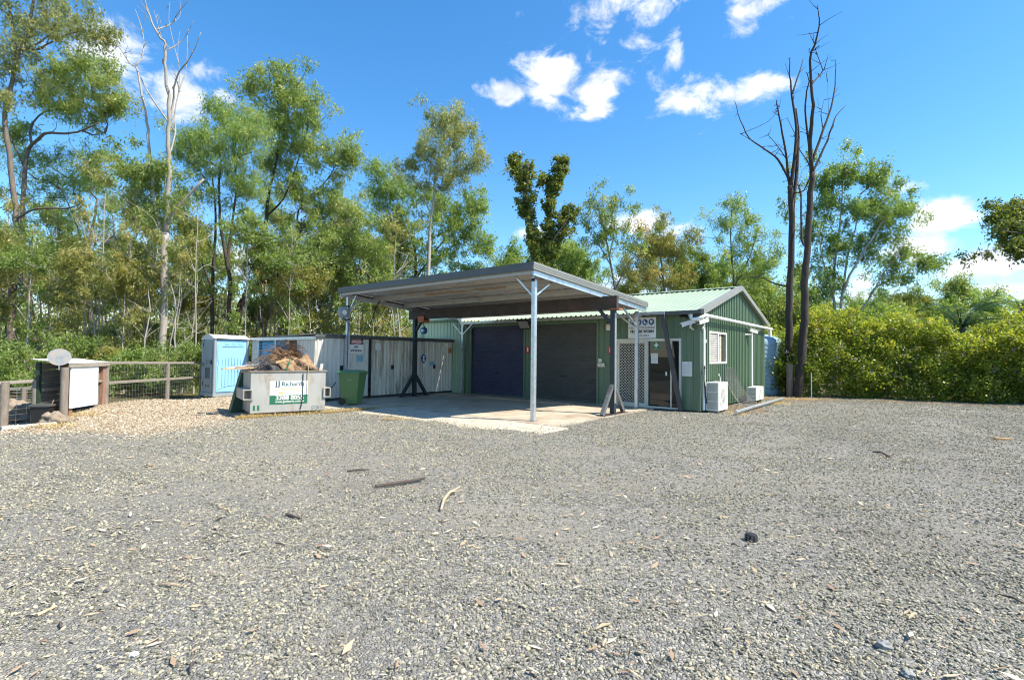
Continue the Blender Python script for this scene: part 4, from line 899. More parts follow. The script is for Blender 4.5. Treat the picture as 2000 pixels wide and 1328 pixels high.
        for i in range(k-1):
            for j in range(n): a = i*n+j; b = i*n+(j+1) % n; mb.f.append((a, a+n, b+n, b))
        return mb.single(name, label, cat, m, fr, smooth='all', group=group)
    globals()['lump'] = lump
    lump('wood_stump', 'large split brown tree stump on right end of skip load', (1.36, .46, 1.16), (.34, .30, .33), 'stump', 3, 's')
    lump('wood_stump', 'smaller gnarled stump wrapped with green strap in the skip', (.92, .42, 1.15), (.25, .24, .27), 'stump', 8, 's')
    lump('bark_lump', 'orange brown bark piece on top of the skip load', (1.12, .62, 1.42), (.14, .10, .08), 'plank_gold', 5, 's')
    lump('rubbish_bag', 'black crumpled rubbish in the shadow beneath the brush', (.55, .5, 1.07), (.38, .4, .24), 'black', 9, 's', 'rubbish')
    MB().box((.28, .06, 1.02), (.8, .2, 1.125)).single('timber_offcut', 'reddish timber offcut behind the front rim of the skip', 'timber', 'plank_gold', 's')
    MB().bar((.95, .35, 1.42), (.62, .30, 1.34), .06, .05).single('timber_offcut', 'short pale yellow stick above the small stump', 'timber', 'plank_gold', 's')
    MB().tube([(.86, .17, 1.12), (.90, .15, 1.25), (.96, .22, 1.37), (1.0, .3, 1.42)], .016, 5).single('green_strap', 'green strap tied round the smaller stump', 'strap', 'sign_green', 's', smooth=True)
    MB().bar((1.78, .3, 1.1), (1.83, .35, 1.30), .07, .03).single('metal_scrap', 'small pale scrap standing at right end of the skip', 'scrap', 'offwhite', 's')
    MB().bar((-.62, .25, 1.17), (.4, .55, 1.20), .09, .025).single('timber_plank', 'bare brown plank jutting left from the skip', 'timber', 'plank_gold', 's')
    MB().bar((-.50, .65, 1.18), (.55, .75, 1.32), .09, .035).single('timber_plank', 'white painted plank jutting left from the skip', 'timber', 'offwhite', 's')
    MB().bar((-.30, .48, 1.20), (.45, .50, 1.24), .14, .03).single('timber_plank', 'dark weathered plank between the two jutting planks', 'timber', 'timber', 's')
    MB().tube([(1.37, -.035, 1.36), (1.375, -.04, 1.1), (1.375, -.04, .52)], .010, 5).single('pale_cord', 'pink cord hanging down the skip front over the sign', 'cord', 'stick_pale', 's')
    MB().tube([(1.25, -.02, 1.05), (1.25, -.02, .40), (1.21, -.03, .17), (1.19, -.03, .10)], .010, 5).single('dark_cord', 'black cord hanging down the skip front', 'cord', 'black', 's')
    for nm, lab, m, cnt, cx, wid, zt, rad, sd in (('brush_heap', 'tangled heap of brown roots and brush on the skip', 'tangle', 1000, (1.02, .80), .42, 1.92, .006, 5), ('netting_heap', 'grey tangle of wire netting at left end of skip load', 'tangle_grey', 320, (.42, .60), .32, 1.55, .004, 7)):
        q = random.Random(sd); mb = MB()
        for i in range(cnt):
            a = q.uniform(0, 6.28); rr_ = wid*math.sqrt(q.random()); x, y = cx[0]+rr_*1.25*math.cos(a), cx[1]+rr_*math.sin(a)*.9
            z = 1.05+(zt-1.05)*q.random()*(1-(rr_/wid)**2*.75); d = q.uniform(-.5, .9) if q.random() < .8 else q.uniform(0, 6.28); pts = []
            for k in range(5):
                x += .085*math.cos(d); y += .06*math.sin(d); z += q.uniform(-.04, .045) + (.02 if k < 2 else -.03); d += q.uniform(-.7, .7); pts.append((x-.2, y, max(1.02, z)))
            mb.tube(pts, rad*q.uniform(.6, 1.3), 3, False)
        mb.single(nm, lab, 'brush' if m == 'tangle' else 'netting', m, 's')
    lump('root_ball', 'dense brown root mass under the tangled brush', (.84, .80, 1.16), (.42, .28, .48), 'tangle', 12, 's', 'brush')
skip()

def dry_grass():
    q = np.random.default_rng(3); pts = []
    for (x0, y0, x1, y1, n) in ((-.25, -.12, 2.1, -.03, 900), (-.3, -.2, .4, .1, 500), (1.9, -.1, 3.4, .35, 900), (3.3, .2, 4.6, .7, 250)):
        t_ = q.random(n); x = x0+(x1-x0)*t_+q.normal(0, .05, n); y = y0+(y1-y0)*t_+q.normal(0, .05, n); pts.append(np.stack([x, y], -1))
    p = np.concatenate(pts); w = np.array([fpt('s', (a, b, 0)) for a, b in p]); w[:, 2] = gz(w[:, 0], w[:, 1])
    extra = []
    for px, py, sx, sy, n in ((1560, 778, 1.3, .5, 700), (1510, 786, 1.0, .4, 500), (100, 830, .5, .3, 350), (160, 815, .5, .3, 250), (770, 817, .5, .12, 200), (1440, 806, .3, .5, 150)):
        c = gp(px, py); x = c[0]+q.normal(0, sx*.5, n); y = c[1]+q.normal(0, sy*.5, n); extra.append(np.stack([x, y, gz(x, y)], -1))
    w = np.concatenate([w]+extra); n = len(w); a = q.uniform(0, 6.28, n)
    d = unit(np.stack([np.cos(a), np.sin(a), q.uniform(.15, 1.1, n)], -1)); s = unit(np.stack([-np.sin(a), np.cos(a), 0*a], -1))
    o = bpy.data.objects.new('dry_grass', leaf_cards(w, d, s, q.uniform(.06, .18, n), .010, q.random(n), 'dry_grass', LF['drygrass'])); C.objects.link(o)
    tag(o, 'straw coloured dry grass along the skip, slab edge and hedge foot', 'grass', kind='stuff')
dry_grass()

# ------------------------------------------------------------------ wheelie bin
FR['bin'] = (-5.02, 16.05, 1.42)
def wheelie_bin():
    t = thing('wheelie_bin', 'green wheelie bin standing by the white lockers', 'wheelie bin', 'bin')
    def ring(w, d, z, y=0): return [(-w, -d+y, z), (w, -d+y, z), (w, d+y, z), (-w, d+y, z)]
    b = MB(); rs = [ring(.20, .24, .03), ring(.235, .27, .35), ring(.275, .33, .93), ring(.30, .35, .935), ring(.30, .35, .98)]
    vs = sum(rs, []); fs = [(3, 2, 1, 0), (16, 17, 18, 19)]
    for i in range(4):
        for j in range(4): a = i*4+j; c = i*4+(j+1) % 4; fs.append((a, c, c+4, a+4))
    b.add(vs, fs); b.part('body', 'bin_green', t)
    l = MB(); l.add(ring(.315, .37, .975)+ring(.315, .37, 1.01)+ring(.27, .31, 1.06)+ring(.2, .25, 1.075), [(3, 2, 1, 0), (12, 13, 14, 15)]+[(i*4+j, i*4+(j+1) % 4, i*4+(j+1) % 4+4, i*4+j+4) for i in range(3) for j in range(4)]); l.part('lid', 'lid_green', t)
    MB().tube([(-.26, .40, .99), (-.26, .44, 1.0), (.26, .44, 1.0), (.26, .40, .99)], .016, 8).part('handle', 'lid_green', t)
    for x in (-.27, .27): MB().lathe([(.02, -.03), (.10, -.03), (.10, .03), (.02, .03)], (x, .22, .10), 18, 'x').part('wheel', 'black', t, smooth=True)
    MB().tube([(-.27, .22, .10), (.27, .22, .10)], .012, 6).part('axle', 'black', t)
    letters(t, 'RECYCLE', (-.275, -.02, .78), (0, -1, 0), .05, 'letter_faint', (-1, 0, .05), .16, name='embossed_mark')
    for k in range(5):
        x = -.2+.1*k; MB().box((x-.006, -.352, .935), (x+.006, -.335, .98)).part('rim_rib', 'bin_green', t)
wheelie_bin()
MB().tube([fpt('b', p) for p in ((-10.3, -5.6, .62), (-10.0, -6.1, .30), (-9.6, -6.9, .06), (-9.2, -7.5, .02))], .014, 6).single('black_hose', 'black hose sagging from the locker down behind the skip', 'hose', 'black', smooth=True)

# ------------------------------------------------------------------ portable toilet
FR['wc'] = (-10.87, 18.54, 0.915)                        # x runs along the long blue side, y along the grey door side
def toilet():
    t = thing('portable_toilet', 'light blue portable toilet with grey door and white roof', 'portable toilet', 'wc', (.6, .5, 0))
    W_, DP = 1.20, 1.02
    MB().box((-.04, -.04, -.03), (W_+.04, DP+.04, .09)).part('base', 'wc_grey', t)
    MB().box((.03, .03, .09), (W_-.03, DP-.03, 2.06)).part('body', 'wc_blue', t)
    side = MB()
    # moulded panel on the sunny side (y = 0 plane, facing -y)
    side.box((.08, .005, .12), (W_-.06, .03, 2.04)); pn = side.part('side_panel', 'wc_blue', t)
    g = MB()
    for i in range(7): x = .28+i*.11; g.box((x-.007, -.012, .38-.012*abs(i-3)), (x+.007, .005, 1.42-.03*abs(i-3)))
    g.part('side_rib', 'wc_groove', pn)
    for i in range(3): x = .36+i*.24; MB().box((x, -.008, 1.86), (x+.16, .005, 1.97)).part('vent', 'wc_groove', pn)
    MB().box((.28, -.014, 1.80), (1.05, .005, 1.84)).part('vent_sill', 'wc_blue', pn)
    MB().tube([(.10, -.004, .20), (.28, -.004, .30), (.55, -.004, .36), (1.0, -.004, .38)], .011, 6).tube([(.10, -.004, .14), (.60, -.004, .15)], .012, 6).part('kick_mould', 'wc_groove', pn)
    MB().tube([(.12, -.0, .30), (.12, 0, 1.05), (.15, 0, 1.12), (.15, 0, 1.24), (.12, 0, 1.32), (.12, 0, 1.9)], .014, 6).part('edge_mould', 'wc_groove', pn)
    for x, y in ((0, 0), (W_, 0), (0, DP), (W_, DP)): MB().tube([(x+(.02 if x == 0 else -.02), y+(.02 if y == 0 else -.02), .08), (x+(.02 if x == 0 else -.02), y+(.02 if y == 0 else -.02), 2.1)], .055, 10).part('corner_post', 'wc_grey', t, smooth=True)
    # door on the shaded side (x = 0 plane)
    d = MB().box((-.004, .17, .12), (.03, DP-.06, 2.0)); dz = MB(); dr = d.part('door', 'wc_grey', t)
    for i in range(5): y = .38+i*.085; MB().box((-.016, y-.014, .62), (-.004, y+.014, 1.02)).part('door_louvre', 'charcoal', dr)
    MB().box((-.03, .20, 1.15), (-.004, .26, 1.30)).part('latch', 'black', dr)
    MB().box((-.01, .40, 1.18), (-.004, .46, 1.30)).box((-.01, .60, 1.16), (-.004, .65, 1.32)).part('door_sign', 'charcoal', dr)
    for z in (.35, 1.05, 1.8): MB().box((-.02, DP-.10, z), (-.004, DP-.04, z+.14)).part('hinge', 'charcoal', dr)
    MB().box((-.010, .40, .30), (-.004, .5, .38)).box((-.010, .62, .30), (-.004, .72, .38)).part('foot_vent', 'charcoal', dr)
    rf = MB(); n = 10; vs = []
    for i in range(n+1):
        y = -.05+(DP+.10)*i/n; z = 2.10+.16*math.sin(math.pi*i/n); vs += [(-.05, y, 2.06), (-.05, y, z), (W_+.05, y, z-.02), (W_+.05, y, 2.06)]
    fs = [tuple([4*i for i in range(n+1)] + [4*i+1 for i in range(n, -1, -1)]), tuple([4*i+3 for i in range(n+1)][::-1] + [4*i+2 for i in range(n+1)])]
    for i in range(n): fs += [(4*i+1, 4*i+5, 4*i+6, 4*i+2), (4*i+4, 4*i, 4*i+3, 4*i+7)]
    rf.add(vs, fs); rf.part('roof', 'offwhite', t, smooth=True)
toilet()

# ------------------------------------------------------------------ rain tank, pickets, post
def tank():
    t = thing('rain_tank', 'blue grey plastic rainwater tank behind the shed corner', 'water tank', 'w', (11.2, 23.5, 0))
    pr = [(1.12, -.05), (1.15, .0)]
    for i in range(12): pr += [(1.15, .04+i*.19), (1.165, .10+i*.19), (1.165, .15+i*.19), (1.15, .19+i*.19)]
    pr += [(1.14, 2.42), (1.05, 2.52), (.6, 2.66), (.28, 2.72)]
    MB().lathe(pr, (11.2, 23.5, 0), 40).part('wall', 'tank', t, smooth=True)
    MB().lathe([(.26, 2.70), (.27, 2.80), (.22, 2.84), (.05, 2.85)], (11.2, 23.5, 0), 20).part('lid', 'tank', t, smooth=True)
    a = -1.10; c = Vector((11.2+1.168*math.cos(a), 23.5+1.168*math.sin(a), 1.75)); n = Vector((math.cos(a), math.sin(a), 0)); r = Vector((-math.sin(a), math.cos(a), 0))
    mb = MB(); plate(mb, c, r, n, .14, .14, .004); mb.part('tank_label', 'sign_white', t)
tank()
def gp_post(name, label, px, py, h, r, m, cat='post', lean=0, group=None):
    p = gp(px, py); z = float(gz(p[0], p[1])); mb = MB(); q = random.Random(px)
    mb.tube([(p[0]+lean*k/6*h + q.uniform(-.004, .004), p[1], z-.15+(h+.15)*k/6) for k in range(7)], [r*(1+.05*q.uniform(-1, 1)) for _ in range(7)], 12)
    return mb.single(name, label, cat, m, smooth=True)
gp_post('timber_post', 'short weathered timber post at the foot of dead twin trees', 1543, 773, 1.40, .145, 'timber')

# ------------------------------------------------------------------ meter shelter, fences, sleepers on the left
FR['m'] = (-10.5, 12.0, R(101.5))
def shelter():
    t = thing('meter_shelter', 'small timber shelter with white board side and iron roof at the rail fence', 'shelter', 'm', (.7, .3, 0))
    for x, y, m, w in ((1.46, .03, 'timber_red', .06), (.03, .60, 'shelter_dark', .045), (1.46, .60, 'shelter_dark', .045), (.14, .03, 'timber_red', .05)):
        MB().box((x-w, y-w/1.2, -.32), (x+w, y+w/1.2, 1.25 if y < .3 else 1.32)).part('post', m, t)
    for i in range(8):
        z = .05+i*.155; MB().box((1.40, .06, z), (1.425, .56, z+.143)).part('plank', 'plank_grey', t)
    for i in range(8):
        z = .05+i*.155; MB().box((.07, .615, z), (1.42, .64, z+.143)).part('plank', 'plank_grey', t)
    for i in range(8):
        z = .05+i*.155; MB().box((1.18, .05, z), (1.38, .075, z+.143)).part('plank', 'plank_grey', t)
    MB().box((.06, -.045, .22), (1.14, -.02, 1.235)).part('white_board', 'white', t, label='large plain white board on the sunny side')
    MB().box((1.14, -.01, .78), (1.44, .02, .83)).box((.1, .53, .62), (1.4, .58, .70)).part('rail', 'timber_pale', t)
    rf = MB(); pr = rib_profile(-.10, 1.60, pitch=.09, rib=.03, dep=.018, sl=.012); vs = []
    for s, d in pr: vs += [(s, -.07, 1.285+d), (s, .70, 1.375+d)]
    rf.add(vs, [(2*i, 2*i+2, 2*i+3, 2*i+1) for i in range(len(pr)-1)]); rf.part('roof', 'white', t)
    MB().box((-.05, -.075, 1.20), (1.60, -.05, 1.275)).part('roof_beam', 'timber_pale', t)
    MB().box((1.36, .18, 1.09), (1.395, .46, 1.22)).part('meter_plate', 'offwhite', t); MB().box((1.345, .24, 1.12), (1.358, .42, 1.19)).part('meter_window', 'letter_grey', t)
    n = thing('black_bin', 'black bin standing inside the open end of the shelter', 'bin', 'm', (-.1, .42, -.25))
    MB().add([(-.22, .26, -.24), (.10, .26, -.24), (.10, .54, -.24), (-.22, .54, -.24), (-.27, .20, .30), (.14, .20, .30), (.14, .56, .30), (-.27, .56, .30)], [(3, 2, 1, 0), (4, 5, 6, 7), (0, 1, 5, 4), (1, 2, 6, 5), (2, 3, 7, 6), (3, 0, 4, 7)]).part('body', 'black', n)
    MB().box((-.29, .18, .30), (.16, .58, .35)).part('lid', 'charcoal', n); MB().tube([(-.05, .26, .35), (-.02, .24, .44), (.06, .24, .40)], .012, 6).part('handle', 'timber_red', n)
    MB().tube([(-.06, .02, -.2), (-.055, .02, .5), (-.06, .02, 1.2)], [.085, .08, .082], 14).single('corner_post', 'round grey timber post at the corner of the white board', 'post', 'timber', 'm', smooth=True)
    d = thing('round_disc', 'weathered round metal disc fixed on top of the corner post', 'disc', 'w', (-10.5, 11.9, 1.2))
    c = Vector((-10.55, 11.83, 1.44)); nrm = Vector((.66, -.75, .12)).normalized(); rr = Vector((.75, .66, 0))
    mb = MB(); disc(mb, c, rr, nrm, .215, .195, .012, 32); mb.part('plate', 'disc', d)
    MB().tube([c+Vector((0, 0, -.30)), c-nrm*.01+Vector((0, 0, .05))], .015, 6).part('stem', 'wire', d)
shelter()
def fence(name, label, posts, rails, ptop, r=.07, mesh=True, m='timber', group=None):
    p0 = posts[0]; t = thing(name, label, 'fence', 'w', (p0[0], p0[1], float(gz(p0[0], p0[1]))))
    ex = [p[2] if len(p) > 2 else None for p in posts]; posts = [tuple(p[:2]) for p in posts]; gzs = {}
    for p, e in zip(posts, ex): gzs[p] = float(gz(*p)) if e is None else e-ptop
    for p in posts:
        z = gzs[p]; MB().tube([(p[0], p[1], z-.35), (p[0], p[1], z+ptop*.5), (p[0], p[1], z+ptop)], [r, r*.97, r*.95], 10).part('post', m, t, smooth=True)
    for a, b in zip(posts[:-1], posts[1:]):
        za, zb = gzs[a], gzs[b]
        for h_ in rails: MB().bar((a[0], a[1], za+h_), (b[0], b[1], zb+h_), .045, .075).part('rail', 'timber_pale', t)
        if mesh:
            g = MB(); L_ = math.hypot(b[0]-a[0], b[1]-a[1]); n = max(2, int(L_/.15))
            for i in range(n+1):
                f = i/n; x, y, z = a[0]+(b[0]-a[0])*f+.045, a[1]+(b[1]-a[1])*f-.01, za+(zb-za)*f; g.tube([(x, y, z+.03), (x, y, z+rails[0]+.02)], .0022, 3, False)
            for k in range(9):
                h_ = .06+(rails[0]-.06)*k/8; g.tube([(a[0]+.045, a[1]-.01, za+h_), (b[0]+.045, b[1]-.01, zb+h_)], .0022, 3, False)
            g.part('wire_mesh', 'wire', t, kind='stuff')
fence('rail_fence', 'weathered timber rail fence with wire mesh left of the portable toilet', [(-10.82, 13.55, 1.32), (-11.45, 16.9, 1.26), (-11.98, 19.6, 1.21), (-12.45, 22.3, 1.18), (-12.9, 25.0, 1.15)], [1.12, .58], 1.16)
fence('rail_fence', 'low timber rail fence with wire mesh at the left edge in front of woodland', [(-11.15, 11.92), (-11.42, 11.45), (-12.0, 10.1), (-12.7, 8.4)], [1.04, ], 1.06, .085)
fence('rail_fence', 'second low rail fence standing behind the nearer left fence', [(-11.9, 13.9), (-12.95, 13.5), (-14.3, 13.0), (-16.0, 12.4)], [.78, ], .80, .06)
def sleepers():
    for a, b, lab in (((-10.98, 9.70), (-10.52, 10.45), 'concrete edging sleeper at the far left of the yard'), ((-10.50, 10.48), (-10.05, 11.25), 'concrete edging sleeper ending below the shelter post')):
        MB().bar((a[0], a[1], -.07), (b[0], b[1], -.07), .12, .17).single('edging_sleeper', lab, 'sleeper', 'sleeper')
    lump('boulder', 'grey brown rock at the foot of the shelter corner post', (-10.42, 11.62, .0), (.24, .22, .20), 'rock', 21, 'w', 'rock')
    lump('boulder', 'sandstone boulder behind the low fence, larger of two', (-12.3, 12.6, .0), (.42, .38, .32), 'rock', 22, 'w', 'rock')
    lump('boulder', 'orange sandstone boulder at the left edge, smaller of two', (-13.0, 12.4, -.08), (.36, .34, .24), 'rock', 23, 'w', 'rock')
sleepers()
def pickets():
    for px, lab in ((1585, 'thin steel picket at the left end of the hedge'),):
        p = gp(px, 778 if px < 1700 else 790); MB().box((p[0]-.018, p[1]-.003, -.2), (p[0]+.018, p[1]+.003, 1.0)).box((p[0]-.003, p[1]+.003, -.2), (p[0]+.003, p[1]+.02, 1.0)).single('steel_picket', lab, 'picket', 'strap')
pickets()

# ------------------------------------------------------------------ sticks and stones on the gravel
def debris():
    def zt(p, dz): return (p[0], p[1], float(gz(p[0], p[1]))+dz)
    a, b = gp(734, 949), gp(830, 933); MB().tube([zt(a, .035), zt(a*.6+b*.4, .045), zt(a*.3+b*.7, .04), zt(b, .045)], [.019, .022, .02, .015], 8).single('stick', 'straight dark brown stick, longest on the gravel', 'stick', 'stick', smooth=True)
    MB().tube([zt(gp(861, 990), .02), zt(gp(867, 974), .03), zt(gp(878, 964), .045), zt(gp(890, 957), .04), zt(gp(898, 950), .05)], [.012, .016, .017, .013, .007], 7).tube([zt(gp(884, 962), .04), zt(gp(894, 959), .03), zt(gp(904, 955), .02)], [.009, .006, .003], 6).single('stick', 'curved pale bark strip forked at its tip', 'stick', 'stick_pale', smooth=True)
    MB().tube([zt(gp(678, 916), .02), zt(gp(700, 915), .03), zt(gp(721, 913), .025)], [.013, .014, .009], 7).single('stick', 'short brown stick left of the longest stick', 'stick', 'stick', smooth=True)
    MB().tube([zt(gp(560, 1000), .02), zt(gp(588, 1008), .02)], [.016, .01], 7).single('stick', 'stubby brown twig on gravel below the skip', 'stick', 'stick', smooth=True)
    MB().tube([zt(gp(1704, 878), .02), zt(gp(1722, 880), .03), zt(gp(1735, 888), .03), zt(gp(1745, 884), .02)], [.012, .016, .018, .01], 7).single('stick', 'dark crooked stick on gravel in front of the hedge', 'stick', 'stick', smooth=True)
    MB().tube([zt(gp(72, 1187), .012), zt(gp(110, 1170), .016)], [.012, .007], 7).single('stick', 'grey brown twig at the lower left of the gravel', 'stick', 'stick_pale', smooth=True)
    a, b = gp(1942, 854), gp(1973, 855); MB().bar(zt(a, .03), zt(b, .03), .10, .04).single('timber_offcut', 'pale timber offcut lying at the right edge of yard', 'timber', 'plank_gold')
    c = zt(gp(1467, 1046), .03); t = thing('black_plug', 'small black ribbed plastic plug on the gravel', 'plug', 'w', c)
    MB().lathe([(.045, -.045), (.05, -.03), (.05, .02), (.046, .03), (.02, .035)], c, 18).part('body', 'black', t, smooth=True)
    for k in range(10):
        an = k*math.pi/5; MB().box((c[0]+.05*math.cos(an)-.004, c[1]+.05*math.sin(an)-.004, c[2]-.03), (c[0]+.05*math.cos(an)+.004, c[1]+.05*math.sin(an)+.004, c[2]+.02)).part('rib', 'charcoal', t)
    for px, py, s, lab, m in ((1727, 1253, .04, 'pale blue grey stone, largest at the lower right', 'rock_grey'), (1773, 1306, .033, 'flat grey stone at the bottom right corner', 'rock_grey'), (365, 1077, .03, 'tan stone at the lower left of the gravel', 'rock'), (262, 1263, .022, 'small white stone at the lower left', 'white'), (210, 1137, .02, 'dark stone at the lower left', 'charcoal'), (290, 905, .05, 'tan stone on gravel below the toilet', 'rock')):
        p = gp(px, py); lump('stone', lab, (p[0], p[1], float(gz(p[0], p[1]))+s*.4), (s, s*.8, s*.6), m, px, 'w', 'stone')
    q = np.random.default_rng(8)
    for i in range(26):                                  # loose bark strips
        y = 1.9+7*q.random()**1.3; x = q.uniform(-1, 1)*y*1.0; a = q.uniform(0, 6.28); L_ = q.uniform(.05, .16); p = np.array([x, y, 0]); d = np.array([math.cos(a), math.sin(a), 0])*L_/2
        MB().tube([zt(p-d, .014), zt(p+d[[1, 0, 2]]*.2, .026), zt(p+d, .016)], [.006, .009, .004], 5).single('bark_strip', 'thin pale strip of bark lying on the grey gravel', 'bark', 'stick_pale' if i % 3 else 'stick', group='bark strips on the gravel', smooth=True)
debris()

# ------------------------------------------------------------------ trees
def smooth_path(pts, k=3):
    P = np.array(pts, float)
    if len(P) < 3: return P
    out = []
    for i in range(len(P)-1):
        a, b, c, d = P[max(i-1, 0)], P[i], P[i+1], P[min(i+2, len(P)-1)]
        for j in range(k):
            t = j/k; out.append(.5*((2*b)+(-a+c)*t+(2*a-5*b+4*c-d)*t*t+(-a+3*b-3*c+d)*t**3))
    out.append(P[-1]); return np.array(out)
TRI = [0]
def foliage(tips, q, lpt, rc, L, W, droop, sprays=7, flat_=.75, tmean=.45, tvar=.22, tcl=None, spr=.36):
    tips = np.asarray(tips); n = len(tips)
    ns = n*sprays; ti = np.repeat(np.arange(n), sprays)
    off = q.normal(0, 1, (ns, 3)); off = unit(off)*(q.random((ns, 1))**.45); off[:, 2] = off[:, 2]*flat_ - .1
    rcv = rc*q.uniform(.45, 1.4, n)
    sc = tips[ti] + off*rcv[ti][:, None]
    per = max(2, int(lpt/sprays)); li = np.repeat(np.arange(ns), per); m = len(li)
    c = sc[li] + q.normal(0, 1, (m, 3))*rc*spr*np.array([.85, .85, 1.15])*q.uniform(.55, 1.5, ns)[li][:, None]
    d = q.normal(0, 1, (m, 3)); d[:, 2] = d[:, 2]*.6 - droop*1.5; d = unit(d)
    s = unit(np.cross(d, q.normal(0, 1, (m, 3))))
    tb = (tcl if tcl is not None else q.normal(tmean, tvar*.7, n))
    sp = q.normal(0, tvar*.45, ns)
    tint = tb[ti][li] + sp[li] + q.normal(0, tvar*.5, m)
    return c, d, s, L*q.uniform(.7, 1.3, m), W*q.uniform(.75, 1.25, m), tint
def tree(name, label, Y, stems, clumps, leaf, bark, seed, cat='tree', lpt=105, rc=.5, L=.16, W=.046, droop=.75, along=None, group=None, twig=.010, tmean=.45, sprays=8, spr=.25, ground_=True, dscale=.8, maxr=.07):
    q = np.random.default_rng(seed); mb = MB()
    nodes = []; par_r = []
    base = None; first = True; chains = []
    for st in stems:
        pts, r0, r1 = st[0], st[1], st[2]
        W3 = []; off = q.uniform(-.4, .4)*(0 if first else 1); o0 = 0
        for i, p in enumerate(pts):
            dy = 0 if first else off*i
            W3.append(at(p[0], p[1], Y+dy))
        W3 = np.array(W3)
        if first:
            base = np.array([W3[0][0], W3[0][1], float(gz(W3[0][0], W3[0][1]))])
        if len(st) > 3 and st[3] == 'g' or first:
            if W3[0][2] > -.1: W3 = np.vstack([[W3[0][0]+q.uniform(-.1, .1), W3[0][1], float(gz(W3[0][0], W3[0][1]))-.25], W3])
        if not first and not (len(st) > 3 and st[3] == 'g') and nodes:       # start a limb on the nearest wood
            A = np.array(nodes); k = np.argmin(np.linalg.norm(A-W3[0], axis=1)); W3[0] = A[k]
        P = smooth_path(W3, 3); P[1:-1] += q.normal(0, .018, P[1:-1].shape)*min(1, r0*8)
        rad = np.linspace(r0, r1, len(P))*.84
        if W3[0][2] < .2: rad[0] *= 1.35; rad[1] *= 1.1
        mb.tube(P.tolist(), rad.tolist(), 9 if r0 > .09 else 6)
        nodes += P.tolist(); first = False
    if bark in ('bark_burnt', 'bark_dead') and len(stems) > 8:                   # stubs and fine dead twigs
        A = np.array(nodes); hi = A[A[:, 2] > A[:, 2].max()*.45]
        for k in range(46):
            p = hi[q.integers(0, len(hi))]; d = unit(np.array([q.normal(0, 1), q.normal(0, 1), q.uniform(.2, 1.5)])); ln = q.uniform(.12, .9)*(1 if k % 3 else .35); m1 = p+d*ln*.5+q.normal(0, .04, 3)
            mb.tube([p, m1, p+d*ln+q.normal(0, .08, 3)], [.018 if k % 3 else .035, .010, .004 if k % 3 else .02], 4, False)
    tips = []
    for cl in clumps:
        px, py, rx, ry, n = cl[:5]; n = int(n*1.22+.5); c = at(px, py, Y); sx, sz = rx*Y/F*1.13, ry*Y/F*1.13
        u = unit(q.normal(0, 1, (n, 3)))*(q.random((n, 1))**.4); sy = (sx+sz)*.5*dscale + .2
        tips += (c + u*np.array([sx, sy, sz]) + np.array([0, q.uniform(-.6, .6)*dscale, 0])).tolist()
    if tips:
        tips = np.array(tips); k = q.random(len(tips)) < .22; tips[k] += q.normal(0, 1, (k.sum(), 3))*np.array([.7, .6, .6])*(Y/27); tips = tips.tolist()
    if along:
        for pts, r_, n in along:
            P = smooth_path(np.array([at(p[0], p[1], Y) for p in pts]), 12); k = q.integers(0, len(P), n)
            tips += (P[k] + q.normal(0, 1, (n, 3))*r_*np.array([1, 1, 1.0])).tolist()
    tips = np.array(tips) if tips else np.zeros((0, 3))
    if len(tips) and not along:                           # limbs and twigs out to every spray of leaves
        A = np.array(nodes); dmin = np.array([np.linalg.norm(A-t, axis=1).min() for t in tips]); order = np.argsort(dmin)
        SP = np.array(nodes); owner = [-1]*len(nodes); cnt = [0]*len(nodes); br = []
        for k in order:
            t = tips[k]; d = SP - t; dist = np.linalg.norm(d, axis=1); cost = dist + 1.6*np.maximum(0, d[:, 2]+.35*np.hypot(d[:, 0], d[:, 1]))
            j = int(np.argmin(cost)); a = SP[j]; ln = dist[j]; ns = max(2, min(6, int(ln/.55)+1)); path = [a]
            bend = q.normal(0, .10*ln, 3); bend[2] = -.06*ln
            for i in range(1, ns): f = i/ns; path.append(a+(t-a)*f + bend*math.sin(math.pi*f) + q.normal(0, .035*ln, 3))
            path.append(t); bi = len(br); br.append([path, owner[j], 1]); 
            SP = np.vstack([SP, np.array(path[1:])]); owner += [bi]*(len(path)-1)
            p = owner[j]
            while p != -1: br[p][2] += 1; p = br[p][1]
        for path, ow, n in br:
            r0 = min(maxr, twig + .007*n**.62); mb.tube(path, np.linspace(r0, twig*.5, len(path)).tolist(), 4 if r0 < .04 else 5, False)
    t = thing(name, label, cat, 'w', tuple(base), group)
    mb.part('trunk', bark, t, smooth='all')
    if len(tips):
        c, d, s, l, w, tint = foliage(tips, q, int(lpt*1.45), rc, L*1.05, W*1.12, droop, sprays, tmean=tmean, spr=spr)
        me = leaf_cards(c-base, d, s, l, w, tint, 'crown', LF[leaf]); o = bpy.data.objects.new('crown', me); C.objects.link(o); o.parent = t; ORG[o.name] = tuple(base); TRI[0] += len(c)
    return t
